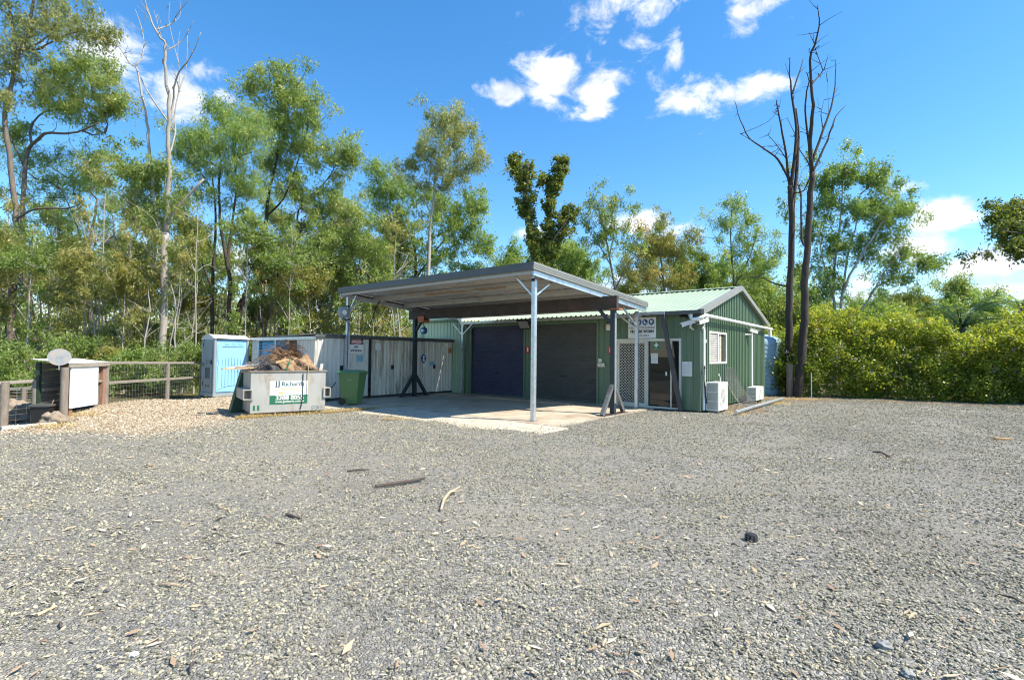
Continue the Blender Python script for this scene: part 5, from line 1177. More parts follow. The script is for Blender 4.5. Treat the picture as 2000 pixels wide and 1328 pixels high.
def woods_left():
    tree('gum_tree', 'tall dark trunked gum at the left edge with high spreading crown', 24,
      [([(20,690),(22,613),(25,555),(29,482),(32,429),(28,390),(18,300),(9,228),(19,177),(33,118),(48,78),(66,0),(70,-60)], .20, .06), ([(33,118),(27,60),(16,0),(10,-60)], .08, .03), ([(40,432),(71,408),(129,407),(165,395)], .07, .03), ([(60,110),(95,70),(110,20),(105,-30)], .05,.02),([(85,130),(84,95),(100,60),(95,0)],.04,.02),([(85,125),(115,75),(150,63),(200,58)],.045,.02)],
      [(60,20,60,40,20),(165,55,45,28,13),(130,20,40,30,8),(25,150,28,30,8),(60,80,50,25,8),(15,90,25,30,6),(35,200,25,25,6),(205,60,18,14,4),(60,-40,90,50,18)], 'grey', 'bark_grey', 101, tmean=.42, lpt=95)
    tree('gum_tree', 'broad olive green gum with dense domed crown in upper left woods', 27,
      [([(70,690),(62,620),(52,560),(46,500),(45,420),(50,330),(55,292)], .17, .11), ([(55,292),(88,262),(130,262),(160,255),(195,240)], .10, .03), ([(60,280),(60,250),(85,220),(120,215)], .08, .03), ([(50,330),(20,270),(5,255)], .06, .03)],
      [(170,140,75,40,34),(125,185,75,32,26),(215,185,40,32,14),(235,215,25,20,6),(90,140,35,30,10),(180,220,50,18,8),(30,255,30,22,8)], 'olive', 'bark_grey', 102, tmean=.5, lpt=120)
    tree('gum_tree', 'bright green feathery gum low in the left woods', 29,
      [([(180,690),(178,640),(175,590),(170,520),(182,440),(190,390)], .18, .06), ([(175,530),(190,470),(225,440)], .05,.02), ([(172,520),(150,440),(120,370)], .06, .02)],
      [(140,310,70,30,26),(70,330,45,28,14),(170,350,60,25,14),(40,300,35,20,8),(110,370,50,20,9),(60,380,40,20,6),(195,300,30,18,6),(210,400,30,20,5),(130,430,50,25,8),(60,440,40,30,6)], 'green', 'bark_grey', 103, tmean=.45, lpt=120, L=.13, W=.034)
    tree('gum_tree', 'pale trunked gum with bleached dead top rising above the left woods', 23,
      [([(316,692),(318,640),(319,600),(320,508),(323,455)], .20, .17), ([(323,455),(311,440),(303,403),(296,350),(290,290),(289,253),(281,202),(272,158),(268,136),(253,123),(234,95),(218,73)], .11, .015), ([(272,139),(280,104),(278,63),(264,19)], .045, .012),
       ([(323,455),(327,400),(331,345),(329,303),(329,253),(330,205),(325,152),(321,111),(322,85),(310,70),(291,32),(284,0),(272,-20)], .14, .018), ([(329,253),(338,202),(340,171),(351,139),(363,126),(376,104),(393,63)], .06, .012), ([(322,85),(335,47),(348,25),(370,0)], .035, .01), ([(338,110),(357,79),(378,41)], .03, .008), ([(335,297),(343,259),(341,221),(354,164),(363,139),(366,70)], .05, .01),
       ([(325,253),(303,202),(284,171),(275,152)], .045, .03), ([(329,440),(350,403),(398,350)], .10, .05), ([(321,111),(316,75),(300,20)], .03, .008), ([(340,171),(350,140),(347,100),(352,60)], .025, .006), ([(330,120),(338,80),(330,40),(332,5)], .02, .006), ([(238,95),(232,55),(255,105)], .012,.005),([(345,60),(352,30),(350,-10)], .015,.005), ([(300,45),(310,30),(318,65)],.012,.006)],
      [(290,330,40,26,15),(300,385,38,22,9),(258,320,26,24,8),(335,395,20,20,5),(272,360,25,20,6),(318,330,18,16,4),(300,430,20,14,3)], 'olive', 'bark_dead', 104, tmean=.45, lpt=100)
    tree('wattle_tree', 'bright feathery green tree with several dark stems behind the portable toilet', 25,
      [([(449,660),(449,600),(449,547),(434,463),(428,404),(430,330)], .15, .05), ([(415,660),(415,522),(422,425),(415,350)], .13, .04, 'g'), ([(408,545),(384,480),(358,404),(350,370)], .07, .03), ([(453,522),(449,467),(460,387),(462,340),(455,270)], .08, .03)],
      [(440,220,48,32,28),(398,275,42,34,22),(472,285,40,36,20),(376,312,30,28,11),(440,335,58,30,24),(505,255,20,26,7),(492,365,26,16,7),(365,380,18,16,5),(420,385,40,18,7)], 'green', 'bark_dark', 105, tmean=.5, lpt=150, L=.13, W=.032, droop=.9)
    tree('gum_tree', 'tallest olive brown gum with leaning forked trunk behind the skip', 27,
      [([(459,660),(462,640),(470,597),(481,576),(506,555),(535,543),(569,509),(578,480),(590,446),(615,420)], .25, .07), ([(508,555),(514,479),(523,395),(531,353),(545,280),(542,190),(540,150)], .13, .03), ([(525,433),(545,400),(561,374),(580,320),(600,260)], .08, .03), ([(561,505),(590,490),(624,479),(670,471)], .06, .02), ([(590,446),(580,420),(600,390),(640,350),(660,310)], .07, .02), ([(569,509),(575,470),(610,455)], .05, .02)],
      [(545,158,48,30,26),(478,165,22,14,6),(560,228,54,38,32),(612,205,34,34,13),(540,298,42,34,20),(608,288,34,34,15),(660,298,34,32,18),(690,300,14,14,4),(560,360,42,24,14),(632,388,54,28,24),(598,428,40,20,11),(690,418,34,28,13),(715,480,44,32,22),(680,528,34,22,12),(640,470,40,24,10),(735,540,34,30,12),(700,580,40,24,10),(600,540,30,24,6)], 'olive', 'bark_dark', 106, tmean=.52, lpt=120, L=.17, W=.045)
    tree('gum_tree', 'slender tall gum with smooth pale trunk above the carport roof', 31,
      [([(837,600),(837,537),(839,480),(841,433),(846,398),(849,357),(860,290),(880,235),(884,205)], .17, .03), ([(840,425),(832,395),(830,376),(840,345),(845,260)], .07, .02), ([(852,340),(880,320),(915,300)], .05, .02)],
      [(846,232,24,24,12),(884,212,16,20,9),(900,258,30,26,13),(926,300,18,30,10),(862,298,44,34,24),(812,300,26,20,7),(790,322,16,14,4),(872,348,44,20,14),(906,322,26,20,8),(832,350,30,16,7)], 'grey', 'bark_pale', 107, tmean=.45, lpt=105, W=.045)
    tree('gum_tree', 'wide rounded green tree behind the slender pale gum', 36,
      [([(815,620),(813,545),(808,480),(790,440),(775,390)], .19, .05), ([(815,545),(850,490),(890,450),(920,420)], .09, .03), ([(810,500),(770,470),(745,440)], .06, .02)],
      [(742,330,24,14,8),(772,378,44,30,24),(758,420,40,34,20),(900,418,50,38,32),(932,400,20,20,7),(858,398,44,32,14),(932,460,24,24,9),(880,498,54,24,18),(790,488,44,24,14),(742,498,34,24,10),(955,470,10,20,4),(728,370,16,14,4),(830,450,40,34,12),(780,540,50,26,14),(850,545,50,22,14),(930,520,30,20,8)], 'green', 'bark_dark', 108, tmean=.5, lpt=120, rc=.6, L=.2, W=.055)
    la = [[(1062,540),(1055,515),(1048,487),(1037,441),(1027,406),(1020,360),(1011,331),(1000,301)], [(1027,395),(1030,349),(1032,324)], [(1065,530),(1069,498),(1073,441),(1076,395),(1078,360),(1092,344),(1096,312)], [(1078,360),(1062,347)], [(1072,500),(1083,464),(1108,430),(1112,409)], [(1062,560),(1062,520)]]
    tree('vine_tree', 'dead forked tree wholly wrapped in dark green vine', 29,
      [([(1062,600),(1062,540),(1055,515),(1048,487),(1037,441),(1027,406),(1020,360),(1011,331),(1000,301)], .18, .04), (la[1], .06, .03), ([(1062,540)]+la[2][1:], .13, .04), (la[3], .06, .03), (la[4], .07, .03), ([(1062,347),(1054,332)], .035, .025), ([(1108,430),(1119,392)], .02, .012), ([(1040,450),(1040,402)],.015,.01)],
      [], 'vine', 'bark_grey', 109, along=[(la[0], .15, 84), (la[1], .14, 16), (la[2], .18, 88), (la[3], .15, 16), (la[4], .18, 40), (la[5], .28, 24), ([(1062,520),(1060,490)], .42, 34), ([(1085,470),(1100,440)], .3, 14)], lpt=80, rc=.29, L=.13, W=.085, droop=.5, tmean=.45, sprays=6, spr=.3)
    tree('gum_tree', 'thin airy gum with sparse crown behind the shed roof', 31,
      [([(1207,640),(1205,590),(1193,520),(1182,460),(1172,420),(1165,390)], .11, .03), ([(1207,570),(1230,510),(1262,485)], .07, .02), ([(1195,530),(1165,470),(1140,440)], .045, .015), ([(1190,500),(1200,450),(1203,400)], .05, .015)],
      [(1163,392,18,16,8),(1200,396,14,14,5),(1180,428,30,16,8),(1148,430,14,14,3),(1215,438,20,14,5),(1192,456,30,14,7),(1240,412,7,6,2),(1150,470,25,14,4),(1195,485,25,14,6),(1240,470,22,16,6)], 'olive', 'bark_grey', 110, tmean=.45, lpt=85, rc=.42)
    tree('gum_tree', 'rusty green gum at right of thin airy gum behind the roof', 33,
      [([(1297,640),(1298,590),(1296,550),(1290,500),(1285,460)], .13, .04), ([(1296,550),(1260,500),(1245,475)], .06, .02), ([(1297,560),(1320,510),(1335,470)], .06, .02)],
      [(1250,470,24,20,9),(1298,468,38,20,14),(1288,500,34,24,15),(1330,488,20,16,8),(1300,540,52,22,18),(1250,530,34,20,9),(1345,462,22,14,6)], 'rust', 'bark_grey', 111, tmean=.42, lpt=105)
    tree('gum_tree', 'green gum with pointed crown left of the dead twin trees', 35,
      [([(1433,650),(1433,600),(1432,540),(1427,460),(1430,410)], .13, .03), ([(1433,560),(1465,500),(1480,450)], .06, .02)],
      [(1432,408,26,16,12),(1416,438,20,14,6),(1472,448,32,24,13),(1442,488,30,24,12),(1490,488,24,32,12),(1420,538,34,20,9),(1470,530,30,20,9)], 'green', 'bark_grey', 112, tmean=.55, lpt=110, rc=.55)
    tree('dead_tree', 'left of two tall dead charred trees beside the rain tank', 22.2,
      [([(1542,772),(1541,700),(1541,640),(1544,560),(1547,422),(1543,363)], .22, .13), ([(1543,363),(1538,346),(1519,312),(1498,295),(1464,270),(1447,236),(1435,198)], .075, .015), ([(1464,270),(1447,262)], .02, .012), ([(1542,350),(1536,312),(1528,262),(1519,211),(1517,196)], .07, .02), ([(1547,380),(1553,295),(1555,253),(1547,186),(1542,148),(1542,114)], .10, .018), ([(1549,190),(1561,143),(1569,114)], .05, .015), ([(1550,410),(1558,312),(1559,253),(1554,213)], .10, .05), ([(1466,278),(1500,238),(1522,210)], .014, .008), ([(1536,312),(1518,285),(1500,264)], .03, .012), ([(1542,160),(1534,125)], .02, .01), ([(1530,260),(1537,230)], .02, .01), ([(1545,380),(1570,372),(1582,330),(1560,290)], .04, .02), ([(1540,560),(1515,555),(1480,540),(1450,545)], .05, .015), ([(1519,211),(1526,190)], .01, .006)],
      [], 'olive', 'bark_burnt', 113)
    tree('dead_tree', 'right of two tall dead charred trees, reaching highest', 21.4,
      [([(1557,774),(1562,730),(1567,690),(1571,600),(1572,540),(1576,485),(1582,401),(1586,337)], .23, .13), ([(1586,337),(1582,274),(1587,232),(1587,190),(1582,118),(1595,76),(1601,38),(1597,11)], .11, .012), ([(1582,118),(1580,63)], .03, .012), ([(1589,168),(1604,143),(1612,133)], .045, .012), ([(1583,310),(1574,236),(1574,190),(1580,160),(1574,141)], .055, .015), ([(1588,310),(1608,253),(1623,211),(1631,169),(1632,118)], .07, .014), ([(1588,335),(1593,325),(1616,274),(1629,236),(1633,226),(1652,206)], .07, .012), ([(1574,480),(1566,470),(1565,422),(1563,371),(1556,360)], .06, .04), ([(1583,120),(1591,90),(1589,66)], .022, .008), ([(1608,253),(1604,225),(1609,196)], .022, .008), ([(1600,280),(1606,250),(1596,190)], .010, .005), ([(1623,212),(1616,160)], .008, .004)],
      [], 'olive', 'bark_burnt', 114)
    tree('gum_tree', 'large spreading gum with several smooth pale trunks above the hedge', 29,
      [([(1632,700),(1631,647),(1630,600),(1627,560),(1634,485),(1642,422),(1645,360)], .15, .03), ([(1640,690),(1638,645),(1647,575),(1660,537),(1687,490),(1720,440),(1745,410)], .14, .03, 'g'), ([(1652,690),(1662,635),(1690,595),(1712,560),(1750,542),(1790,530),(1822,513)], .10, .02, 'g'), ([(1648,570),(1655,506),(1670,450),(1680,380)], .08, .02), ([(1628,570),(1605,500),(1600,440)], .07, .02), ([(1712,560),(1735,520),(1765,500)], .04, .015)],
      [(1640,343,40,24,22),(1692,348,30,20,13),(1740,388,34,28,17),(1770,408,16,16,6),(1618,388,34,28,14),(1680,418,38,24,14),(1730,448,34,20,12),(1600,450,26,34,12),(1650,468,34,28,13),(1700,490,30,20,9),(1762,498,30,14,9),(1803,513,26,8,9),(1755,535,34,11,8),(1620,528,34,32,12),(1590,560,26,24,9),(1545,400,20,20,6)], 'green', 'bark_pale', 115, tmean=.35, lpt=120, rc=.5, W=.05)
    tree('fig_tree', 'dark leafy tree with branches hanging in from the right edge', 23,
      [([(2120,760),(2115,650),(2105,540),(2080,470),(2060,430)], .22, .08), ([(2090,490),(2040,470),(1990,455),(1950,450)], .07, .02), ([(2080,450),(2030,420),(1990,405)], .06, .02)],
      [(1990,415,26,24,16),(1952,450,26,14,10),(1988,468,20,10,8),(1990,493,7,9,3),(2060,400,50,50,24),(2110,380,60,60,24),(2040,450,40,30,12)], 'vine', 'bark_dark', 116, tmean=.5, lpt=110, rc=.42, L=.15, W=.06)
    for i, (px, py, rx, ry, n, Yd, lf, lab) in enumerate(((1770,585,34,16,16,38,'dark','low dark gum crown just right of leaning branch above hedge'), (1860,565,22,18,13,40,'olive','small rounded gum crown peeping above hedge left of palm'), (1725,610,44,20,18,36,'olive','olive green tree top right behind the middle of hedge'), (1925,595,24,22,13,36,'green','green tree behind the palm at right above hedge'), (1985,640,40,18,18,30,'vine','dark bushy tree behind the right end of hedge'), (1820,610,44,20,18,38,'green','fresh green tree top behind the hedge left of the palm'), (1120,505,34,34,26,38,'green','green tree just right of vine wrapped tree'), (1000,505,28,16,14,40,'green','small green tree top left of vine wrapped tree'), (1370,530,40,22,20,38,'green','green tree above the shed ridge'), (1500,570,46,28,24,36,'green','green tree behind the tank left of the dead trees'), (1560,600,40,36,22,33,'olive','olive tree between tank and pale gum trunks'), (1400,580,46,22,20,34,'olive','olive tree behind the gable peak'), (1680,620,40,26,18,34,'green','green tree behind hedge below the leaning branch'))):
        tree('gum_tree', lab, Yd, [([(px+4,690),(px+2,py+ry+30),(px,py)], .12, .03), ([(px+2,py+ry+25),(px-rx*.6,py)], .05, .015), ([(px+2,py+ry+25),(px+rx*.6,py)], .05, .015)], [(px,py,rx*1.15,ry*1.1,int(n*1.6)), (px,py+ry,rx*1.2,ry,n), (px,py+ry*2.2,rx*1.2,ry*1.1,n)], lf, 'bark_grey', 200+i, lpt=110, rc=.6, L=.2, W=.06)
woods_left()

def place(o, x, y, s=1.0, rz=0.0, label=None):
    o.location = (x, y, float(gz(x, y))); o.scale = (s, s, s*random.Random(int(x*100)).uniform(.92, 1.1)); o.rotation_euler = (0, 0, rz)
    if label: o['label'] = label
    return o
ORD = ['first', 'second', 'third', 'fourth', 'fifth', 'sixth', 'seventh', 'eighth', 'ninth', 'tenth', 'eleventh', 'twelfth']
def zone(px):
    for lim, z in ((-20, 'beyond the left picture edge'), (75, 'at the left picture edge'), (210, 'behind the meter shelter'), (395, 'behind the rail fence'), (495, 'behind the portable toilet'), (625, 'behind the skip bin'), (800, 'behind the white lockers'), (1060, 'behind the carport'), (1440, 'behind the shed roof')):
        if px < lim: return z
    return 'behind the flowering hedge'
def name_apart(items):                                    # items: (object, base label, x in the picture)
    by = {}
    for o, lab, px in items: by.setdefault(lab, []).append((px, o))
    for lab, L_ in by.items():
        L_.sort(key=lambda a: a[0])
        for k, (_, o) in enumerate(L_): o['label'] = lab if len(L_) == 1 else lab + ', ' + ('leftmost' if k == 0 else ORD[k] + ' from left')
def filler():
    looks = []
    q = random.Random(77)
    # slender saplings between the big trunks
    G = 'slender saplings in the left woods'
    lab = 'slender sapling with thin grey stem and sparse leaves in left woodland'
    def sap(seed, bend, nst, leaf, bark, hgt):
        px0 = 1000; Yd = 25; s = F/Yd; zz = lambda z: 694-(z-1.6)*s
        r = np.random.default_rng(seed); b = [(px0+bend*s*(k/5)**2+r.normal(0, 4), zz(hgt*k/5)) for k in range(6)]
        st = [(b, .055, .015)]
        for k in range(nst): j = r.integers(2, 5); a = b[j]; st.append(([a, (a[0]+r.uniform(-1, 1)*22, a[1]-r.uniform(15, 30)), (a[0]+r.uniform(-1, 1)*45, a[1]-r.uniform(35, 70))], .022, .008))
        cl = [(b[5][0]+r.normal(0, 14), b[5][1]+r.uniform(-5, 70), 26, 22, 5) for _ in range(5)] + [(b[3][0]+r.normal(0, 20), b[3][1], 24, 18, 3), (b[2][0]+r.normal(0, 22), b[2][1], 22, 16, 3)]
        return tree('sapling', lab, Yd, st, cl, leaf, bark, seed, lpt=80, rc=.42, group=G)
    protos = [sap(301, .8, 5, 'dry', 'bark_pale', 6.5), sap(302, -.7, 5, 'olive', 'bark_dead', 7.5), sap(303, .3, 4, 'olive', 'bark_pale', 8.5), sap(304, -.3, 6, 'rust', 'bark_dead', 5.5), sap(305, 1.2, 4, 'dark', 'bark_dark', 9.0)]
    spots = [(-30,22),(48,21),(95,24),(108,27),(140,29),(165,22),(195,25),(222,30),(240,21.5),(262,27),(280,24),(300,30),(345,23.5),(362,28),(378,25),(398,30),(432,31),(478,24),(500,29),(512,25.5),(545,27),(560,24),(585,29),(605,26),(622,31),(640,28),(665,30),(700,29),(735,31),(760,33),(120,33),(185,34),(330,34),(-70,25),(-120,23)]
    for i, (px, Yd) in enumerate(spots):
        p = protos[i % 5]; o = p if i < 5 else copy_tree(p); x = (px-1000)/F*Yd; place(o, x, Yd, q.uniform(.8, 1.15), q.uniform(0, 6.28)); looks.append((o, ['pale stemmed dry leaved', 'bleached stemmed olive leaved', 'tall pale stemmed olive', 'short bleached rusty leaved', 'tall dark stemmed'][i % 5] + ' sapling ' + zone(px), px))
    # bare pale poles
    G4 = 'bare pale stems in the left woods'
    def pole(seed, lean, hgt):
        px0 = 1000; Yd = 25; s = F/Yd; zz = lambda z: 694-(z-1.6)*s; r = np.random.default_rng(seed)
        b = [(px0+lean*s*(k/6)**1.5+r.normal(0, 3), zz(hgt*k/6)) for k in range(7)]; st = [(b, .05, .012)]
        for k in range(9): j = r.integers(2, 7); a = b[j]; sg = r.choice([-1, 1]); st.append(([a, (a[0]+sg*r.uniform(8, 20), a[1]-r.uniform(4, 22)), (a[0]+sg*r.uniform(18, 46), a[1]-r.uniform(10, 50))], .016, .005))
        return tree('bare_sapling', 'x', Yd, st, [(b[6][0], b[6][1], 16, 14, 3), (b[5][0]+10, b[5][1], 14, 10, 2)], 'dry', 'bark_pale', seed, lpt=50, rc=.35, group=G4)
    pp = [pole(351, .5, 6.0), pole(352, -.6, 7.2), pole(353, 1.1, 5.0), pole(354, -.2, 8.0)]
    for i in range(44):
        Yd = q.uniform(21.5, 33); px = q.uniform(-60, 790) if Yd > 26 else q.uniform(-60, 400)
        if i < 8: Yd = 22.0; px = 150+i*34+q.uniform(-10, 10)
        o = pp[i % 4] if i < 4 else copy_tree(pp[i % 4]); place(o, (px-1000)/F*Yd, Yd, q.uniform(.75, 1.2), q.uniform(0, 6.28)); looks.append((o, ['straight', 'tall', 'leaning', 'very tall'][i % 4] + ' bare pale stem ' + zone(px), px))
    # fuller trees further in
    G2 = 'woodland gums behind the sheds'; lab2 = 'background gum tree with dark trunk in the deeper woodland'
    def gum(seed, leaf, bark, hgt):
        px0 = 1000; Yd = 30; s = F/Yd; zz = lambda z: 694-(z-1.6)*s
        r = np.random.default_rng(seed); b = [(px0+r.normal(0, 5)+8*math.sin(k), zz(hgt*.8*k/6)) for k in range(7)]
        st = [(b, .16, .05)]
        for k in range(4): j = r.integers(3, 6); a = b[j]; sg = -1 if k % 2 else 1; st.append(([a, (a[0]+sg*r.uniform(15, 35), a[1]-r.uniform(20, 40)), (a[0]+sg*r.uniform(40, 70), a[1]-r.uniform(50, 90))], .07, .02))
        cl = []
        for k in range(15): f = r.uniform(.46, 1.0); wd = 78*(1-abs(f-.68)*1.5); cl.append((px0+r.uniform(-1, 1)*wd, zz(hgt*f), 19, 15, 5))
        return tree('woodland_gum', lab2, Yd, st, cl, leaf, bark, seed, lpt=84, rc=.52, L=.19, W=.05, group=G2)
    pg = [gum(401, 'olive', 'bark_dark', 12), gum(402, 'green', 'bark_grey', 11), gum(403, 'dark', 'bark_dark', 10), gum(404, 'grey', 'bark_pale', 12.5)]
    spots2 = [(95,37),(235,36),(370,38),(560,37),(-60,32),(30,42),(150,43),(290,44),(430,45),(500,40),(620,42),(660,37),(705,40),(770,45),(820,50),(250,52),(80,52),(370,53),(1140,48),(1230,44),(1330,46),(1450,50),(560,50),(-150,36),(1600,50),(1720,56),(10,31),(205,33),(352,33),(522,34),(640,34),(745,37),(-40,40),(1660,44),(1780,48),(1850,52),(1560,42),(1930,46),(2010,42),(2080,36),(1105,42),(1160,40),(1218,38),(1282,40),(1348,38),(1408,40),(1478,40),(1012,46)]
    for i, (px, Yd) in enumerate(spots2):
        o = pg[i % 4] if i < 4 else copy_tree(pg[i % 4]); place(o, (px-1000)/F*Yd, Yd, q.uniform(.75, 1.05) if px < 1000 else q.uniform(.78, .92) if 1090 < px < 1500 else q.uniform(.6, .75), q.uniform(0, 6.28)); looks.append((o, ['olive leaved dark trunked', 'green leaved grey trunked', 'dark leaved', 'grey green pale trunked'][i % 4] + (' far' if Yd > 43 else '') + ' gum ' + zone(px), px))
    for i, (x, y) in enumerate(((-24, -6), (-28, -14), (-20, -16), (-31, 1), (-14, -24), (-26, -22), (-36, -8), (-17, -32), (-8, -30))):    # woods across the yard, mirrored in the glass door
        place(copy_tree(pg[i % 4]), x, y, q.uniform(.8, 1.1), q.uniform(0, 6.28), 'gum tree across the yard, seen only mirrored in the glass door')
    # shrubs under the trees
    G3 = 'woodland shrubs behind the rail fence'
    def bush(seed, leaf, w, h, n, bark='bark_grey'):
        px0 = 1000; Yd = 22; s = F/Yd; zz = lambda z: 694-(z-1.6)*s; r = np.random.default_rng(seed); st = []
        for k in range(5): a = r.uniform(-.5, .5)*w*s; st.append(([(px0+a*.2, zz(.0)), (px0+a*.6, zz(h*.4)), (px0+a, zz(h*.85))], .03, .01, 'g'))
        cl = [(px0+r.uniform(-.5, .5)*w*s, zz(h*r.uniform(.12, .85)), 16, 12, 4) for _ in range(n)]
        return tree('understorey_shrub', 'leafy shrub growing under the trees behind the fence', Yd, st, cl, leaf, bark, seed, cat='shrub', lpt=85, rc=.38, L=.13, W=.05, group=G3)
    pb = [bush(501, 'hedge', 2.8, 2.2, 16), bush(502, 'dry', 2.6, 2.9, 16), bush(503, 'green', 3.0, 2.4, 17), bush(504, 'olive', 2.6, 3.4, 17)]
    k = 0
    for row, (Yd, st, s0) in enumerate(((19.5, 62, .72), (23.5, 72, .85), (28, 84, .95), (34, 92, 1.1))):
        px = -110 + row*17
        while px < (470 if row == 0 else 660 if row == 1 else 830):
            y = Yd + q.uniform(-1.2, 1.2); x = (px+q.uniform(-16, 16)-1000)/F*y
            fx = -12.0-.19*(y-19.6)                       # stay behind the fence line
            c, s_ = math.cos(.680), math.sin(.680); dx, dy = x-5.583, y-15.093; u = c*dx-s_*dy
            if (x < fx-1.0 and y < 24) or (y >= 24 and u < -16.2) or (row >= 2 and u < -16.2):
                o = pb[k % 4] if k < 4 else copy_tree(pb[k % 4]); place(o, x, y, s0*q.uniform(.8, 1.2), q.uniform(0, 6.28)); looks.append((o, ['lime green', 'dry yellowish', 'mid green', 'olive'][k % 4] + ' shrub in the ' + ['front', 'second', 'third', 'back'][row] + ' row ' + zone(px), px)); k += 1
            px += st
    name_apart(looks)
filler()

def far_woodland():                                       # the mass of bush beyond, too far to tell its plants apart
    q = np.random.default_rng(9); n = 78000
    a = q.uniform(-1.15, 1.15, n); Yd = q.uniform(52, 78, n); x = np.tan(a*.78)*Yd
    top = 7.4 + 2.0*wob(x*.35, Yd*.3, 1) + 1.2*wob(x, Yd*.2, 1.1, 2) - 5.0*sstep(-14, 12, x)
    z = q.random(n)**1.25*np.maximum(top, 1.5)
    c = np.stack([x, Yd, z], -1) + q.normal(0, .25, (n, 3)); c[:, 2] = np.maximum(c[:, 2], .1)
    d = unit(q.normal(0, 1, (n, 3))+np.array([0, 0, -.5])); s = unit(np.cross(d, q.normal(0, 1, (n, 3))))
    o = bpy.data.objects.new('distant_woodland', leaf_cards(c, d, s, q.uniform(.4, .8, n), q.uniform(.16, .3, n), np.clip(.45+.25*wob(x, z, 1.3, 4)+q.normal(0, .2, n), 0, 1), 'distant_woodland', LF['dry'])); C.objects.link(o)
    tag(o, 'distant bushland closing off the view behind the nearer trees', 'woodland', kind='stuff')
far_woodland()

# ------------------------------------------------------------------ hedge, palms, power line on the right
def hedge():
    q = np.random.default_rng(31); PT = np.array([(9.6, 28.2), (12.9, 22.6), (27.5, 16.3)]); SL = np.linalg.norm(np.diff(PT, axis=0), axis=1); Ln = SL.sum(); A = PT[0]; B_ = PT[-1]
    def line(s):                                          # point and outward direction along the hedge
        s = np.asarray(s, float); k = (s > SL[0]).astype(int); d = np.diff(PT, axis=0)/SL[:, None]; dd = d[k]
        n = np.stack([dd[:, 1], -dd[:, 0]], -1); n = np.where(n[:, 1:2] > 0, -n, n)
        return PT[k] + dd*(s-np.where(k == 1, SL[0], 0))[:, None], n
    nrm = line(np.array([Ln-1]))[1][0]
    t = thing('flowering_hedge', 'long unclipped lime green hedge with mauve flowers along the yard', 'hedge', 'w', ((A+B_)[0]/2, (A+B_)[1]/2, 0)); base = np.array(ORG[t.name])
    hgt = lambda s: 2.9 + .36*np.sin(s*.8+1) + .26*np.sin(s*1.9) + .18*np.sin(s*4.3+2) - .25*sstep(16, 24, s)
    # arching canes carry the leaves
    n = 2700; s = q.uniform(0, Ln, n); H_ = hgt(s); f = q.random(n)
    depth = q.uniform(-1.6, .2, n)
    ang = q.random(n)**1.25; prof = np.sqrt(np.clip(1-(ang*.97)**3.0, 0, 1))              # bulging front face
    z = .18 + ang*(H_-.2); out = (.30+.75*prof)*q.uniform(.35, 1.05, n) - .75*q.random(n)**3
    out = out*(.72+.28*sstep(.0, .9, z)); out += .55*wob(s*1.0, z*1.3, 1.0, 3) + .25*wob(s*2.6, z*2.6, 1.0, 5) - .25*(wob(s*3.1, z*3.3, 1.0, 6) > .45)
    P0, NN = line(s); P = P0 + NN*out[:, None]; tips = np.stack([P[:, 0], P[:, 1], z], -1)
    k = n//3; s2 = q.uniform(0, Ln, k); o2 = q.uniform(-2.0, .5, k); P0, NN = line(s2); P2 = P0 + NN*o2[:, None]
    tips = np.vstack([tips, np.stack([P2[:, 0], P2[:, 1], hgt(s2)*q.uniform(.84, 1.12, k)], -1)])
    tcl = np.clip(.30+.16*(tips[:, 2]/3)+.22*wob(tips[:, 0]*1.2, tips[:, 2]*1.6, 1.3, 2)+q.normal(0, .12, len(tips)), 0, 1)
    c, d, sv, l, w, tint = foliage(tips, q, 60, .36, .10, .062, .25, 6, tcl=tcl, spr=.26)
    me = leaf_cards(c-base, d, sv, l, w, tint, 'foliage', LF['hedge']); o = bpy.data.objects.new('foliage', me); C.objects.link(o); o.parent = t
    # upright fresh shoots
    mbs = []; m = 320; idx = q.integers(0, len(tips), m); st = tips[idx]; st = st[st[:, 2] > 1.2]; tp = []
    for p in st:
        dv = np.array([q.normal(0, .35), q.normal(-.25, .3), q.uniform(.5, 1)]); dv /= np.linalg.norm(dv); ln = q.uniform(.3, 1.0)
        for j in range(9): f = j/8; tp.append(p + dv*ln*f - np.array([0, 0, .35*ln*f*f]))
    tp = np.array(tp); c, d, sv, l, w, tint = foliage(tp, q, 12, .06, .08, .045, .0, 3, tmean=.8, tvar=.15)
    me = leaf_cards(c-base, d, sv, l, w, tint, 'shoots', LF['hedge']); o = bpy.data.objects.new('shoots', me); C.objects.link(o); o.parent = t
    hi = tips[(tips[:, 2] > .7)]; fl = hi[q.integers(0, len(hi), 520)] + np.append(nrm*.20, .05)
    c, d, sv, l, w, tint = foliage(fl, q, 14, .09, .038, .034, .2, 2)
    me = leaf_cards(c-base, d, sv, l, w, tint, 'flowers', LF['flower']); o = bpy.data.objects.new('flowers', me); C.objects.link(o); o.parent = t
    mb = MB()
    for i in range(46):
        s_ = q.uniform(.3, Ln-.2); p = line(np.array([s_]))[0][0]+nrm*q.uniform(-.6, .6); h_ = q.uniform(1.0, 2.2); r_ = q.uniform(.018, .05)
        mb.tube([(p[0], p[1], -.15), (p[0]+q.normal(0, .12), p[1]+q.normal(0, .12), h_*.5), (p[0]+q.normal(0, .35), p[1]+q.normal(0, .35), h_)], [r_, r_*.8, r_*.4], 6, False)
    mb.part('stems', 'bark_grey', t, smooth='all')
hedge()
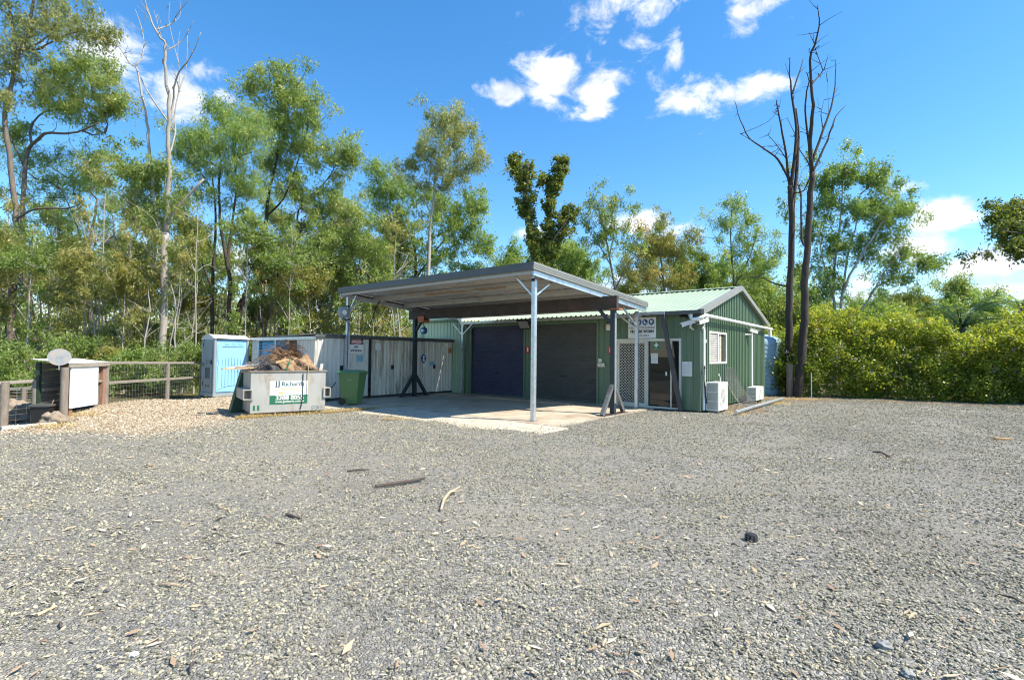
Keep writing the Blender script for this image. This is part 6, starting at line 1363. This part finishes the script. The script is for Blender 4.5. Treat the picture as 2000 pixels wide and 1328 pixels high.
def palm(label, px, py, Yd, ln, nf, seed):
    q = np.random.default_rng(seed); c = at(px, py, Yd); t = thing('palm_tree', label, 'palm', 'w', (c[0], c[1], float(gz(c[0], c[1])))); base = np.array(ORG[t.name])
    MB().tube([(c[0], c[1], -.2), (c[0]+.05, c[1], c[2]*.5), (c[0], c[1], c[2])], [.22, .17, .16], 10).part('trunk', 'bark_grey', t, smooth='all')
    for k in range(nf):
        a = 6.283*k/nf+q.uniform(-.2, .2); el = q.uniform(.25, 1.25); L_ = ln*q.uniform(.8, 1.1); pts = []
        for j in range(13):
            f = j/12; e = el - 1.5*f*f; pts.append((pts[-1] if pts else c) + np.array([math.cos(a)*math.cos(e), math.sin(a)*math.cos(e), math.sin(e)])*L_/12 if j else c)
        pts = np.array(pts); mb = MB(); mb.tube((pts).tolist(), np.linspace(.03, .006, 13).tolist(), 4, False)
        fo = mb.part('frond', 'skip_lid', t)
        P = np.repeat(np.array([pts[min(12, int(i/3))]*(1-(i % 3)/3)+pts[min(12, int(i/3)+1)]*((i % 3)/3) for i in range(4, 38)]), 2, 0); n = len(P); sg = np.tile([1, -1], n//2)
        side = np.array([-math.sin(a), math.cos(a), 0]); fw = np.array([math.cos(a), math.sin(a), 0])
        d = unit(side*sg[:, None]*1.0+fw*.45+np.array([0, 0, -.35])+q.normal(0, .08, (n, 3))); s = unit(np.cross(d, q.normal(0, .2, (n, 3))+np.array([0, 0, 1])))
        me = leaf_cards(P-base, d, s, .55*ln/2.2*np.sin(np.linspace(.5, 2.9, n))+.08, .05, q.normal(.6, .15, n), 'leaflets', LF['green']); o = bpy.data.objects.new('leaflets', me); C.objects.link(o); o.parent = fo
palm('arching green palm rising behind the hedge', 1878, 640, 24.2, 2.6, 17, 61)
palm('grey green palm at the right edge beyond the hedge', 1996, 606, 29, 1.6, 11, 62)
def power_line():
    t = thing('power_line', 'three thin overhead wires crossing the sky low on the right', 'power line', 'w', tuple(at(2150, 700, 44)))
    for k, dy in enumerate((0, 8, 16)):
        a, b, c = at(2150, 600+dy*.6, 44), at(1850, 602+dy*.7, 46), at(1380, 598+dy*.6, 50); MB().tube([a, (a+b)/2-np.array([0, 0, .02]), b, (b+c)/2, c], .018, 4).part('wire', 'charcoal', t)
    for px in (2150, 1380):
        Yd = 44 if px > 2000 else 50; p = at(px, 590, Yd); MB().tube([(p[0], p[1], -.5), (p[0], p[1], p[2]+.3)], [.16, .12], 8).part('pole', 'timber', t)
        MB().box((p[0]-.9, p[1]-.05, p[2]-.05), (p[0]+.9, p[1]+.05, p[2]+.05)).part('crossarm', 'timber', t)
power_line()
print('leaf cards in named trees', TRI[0])
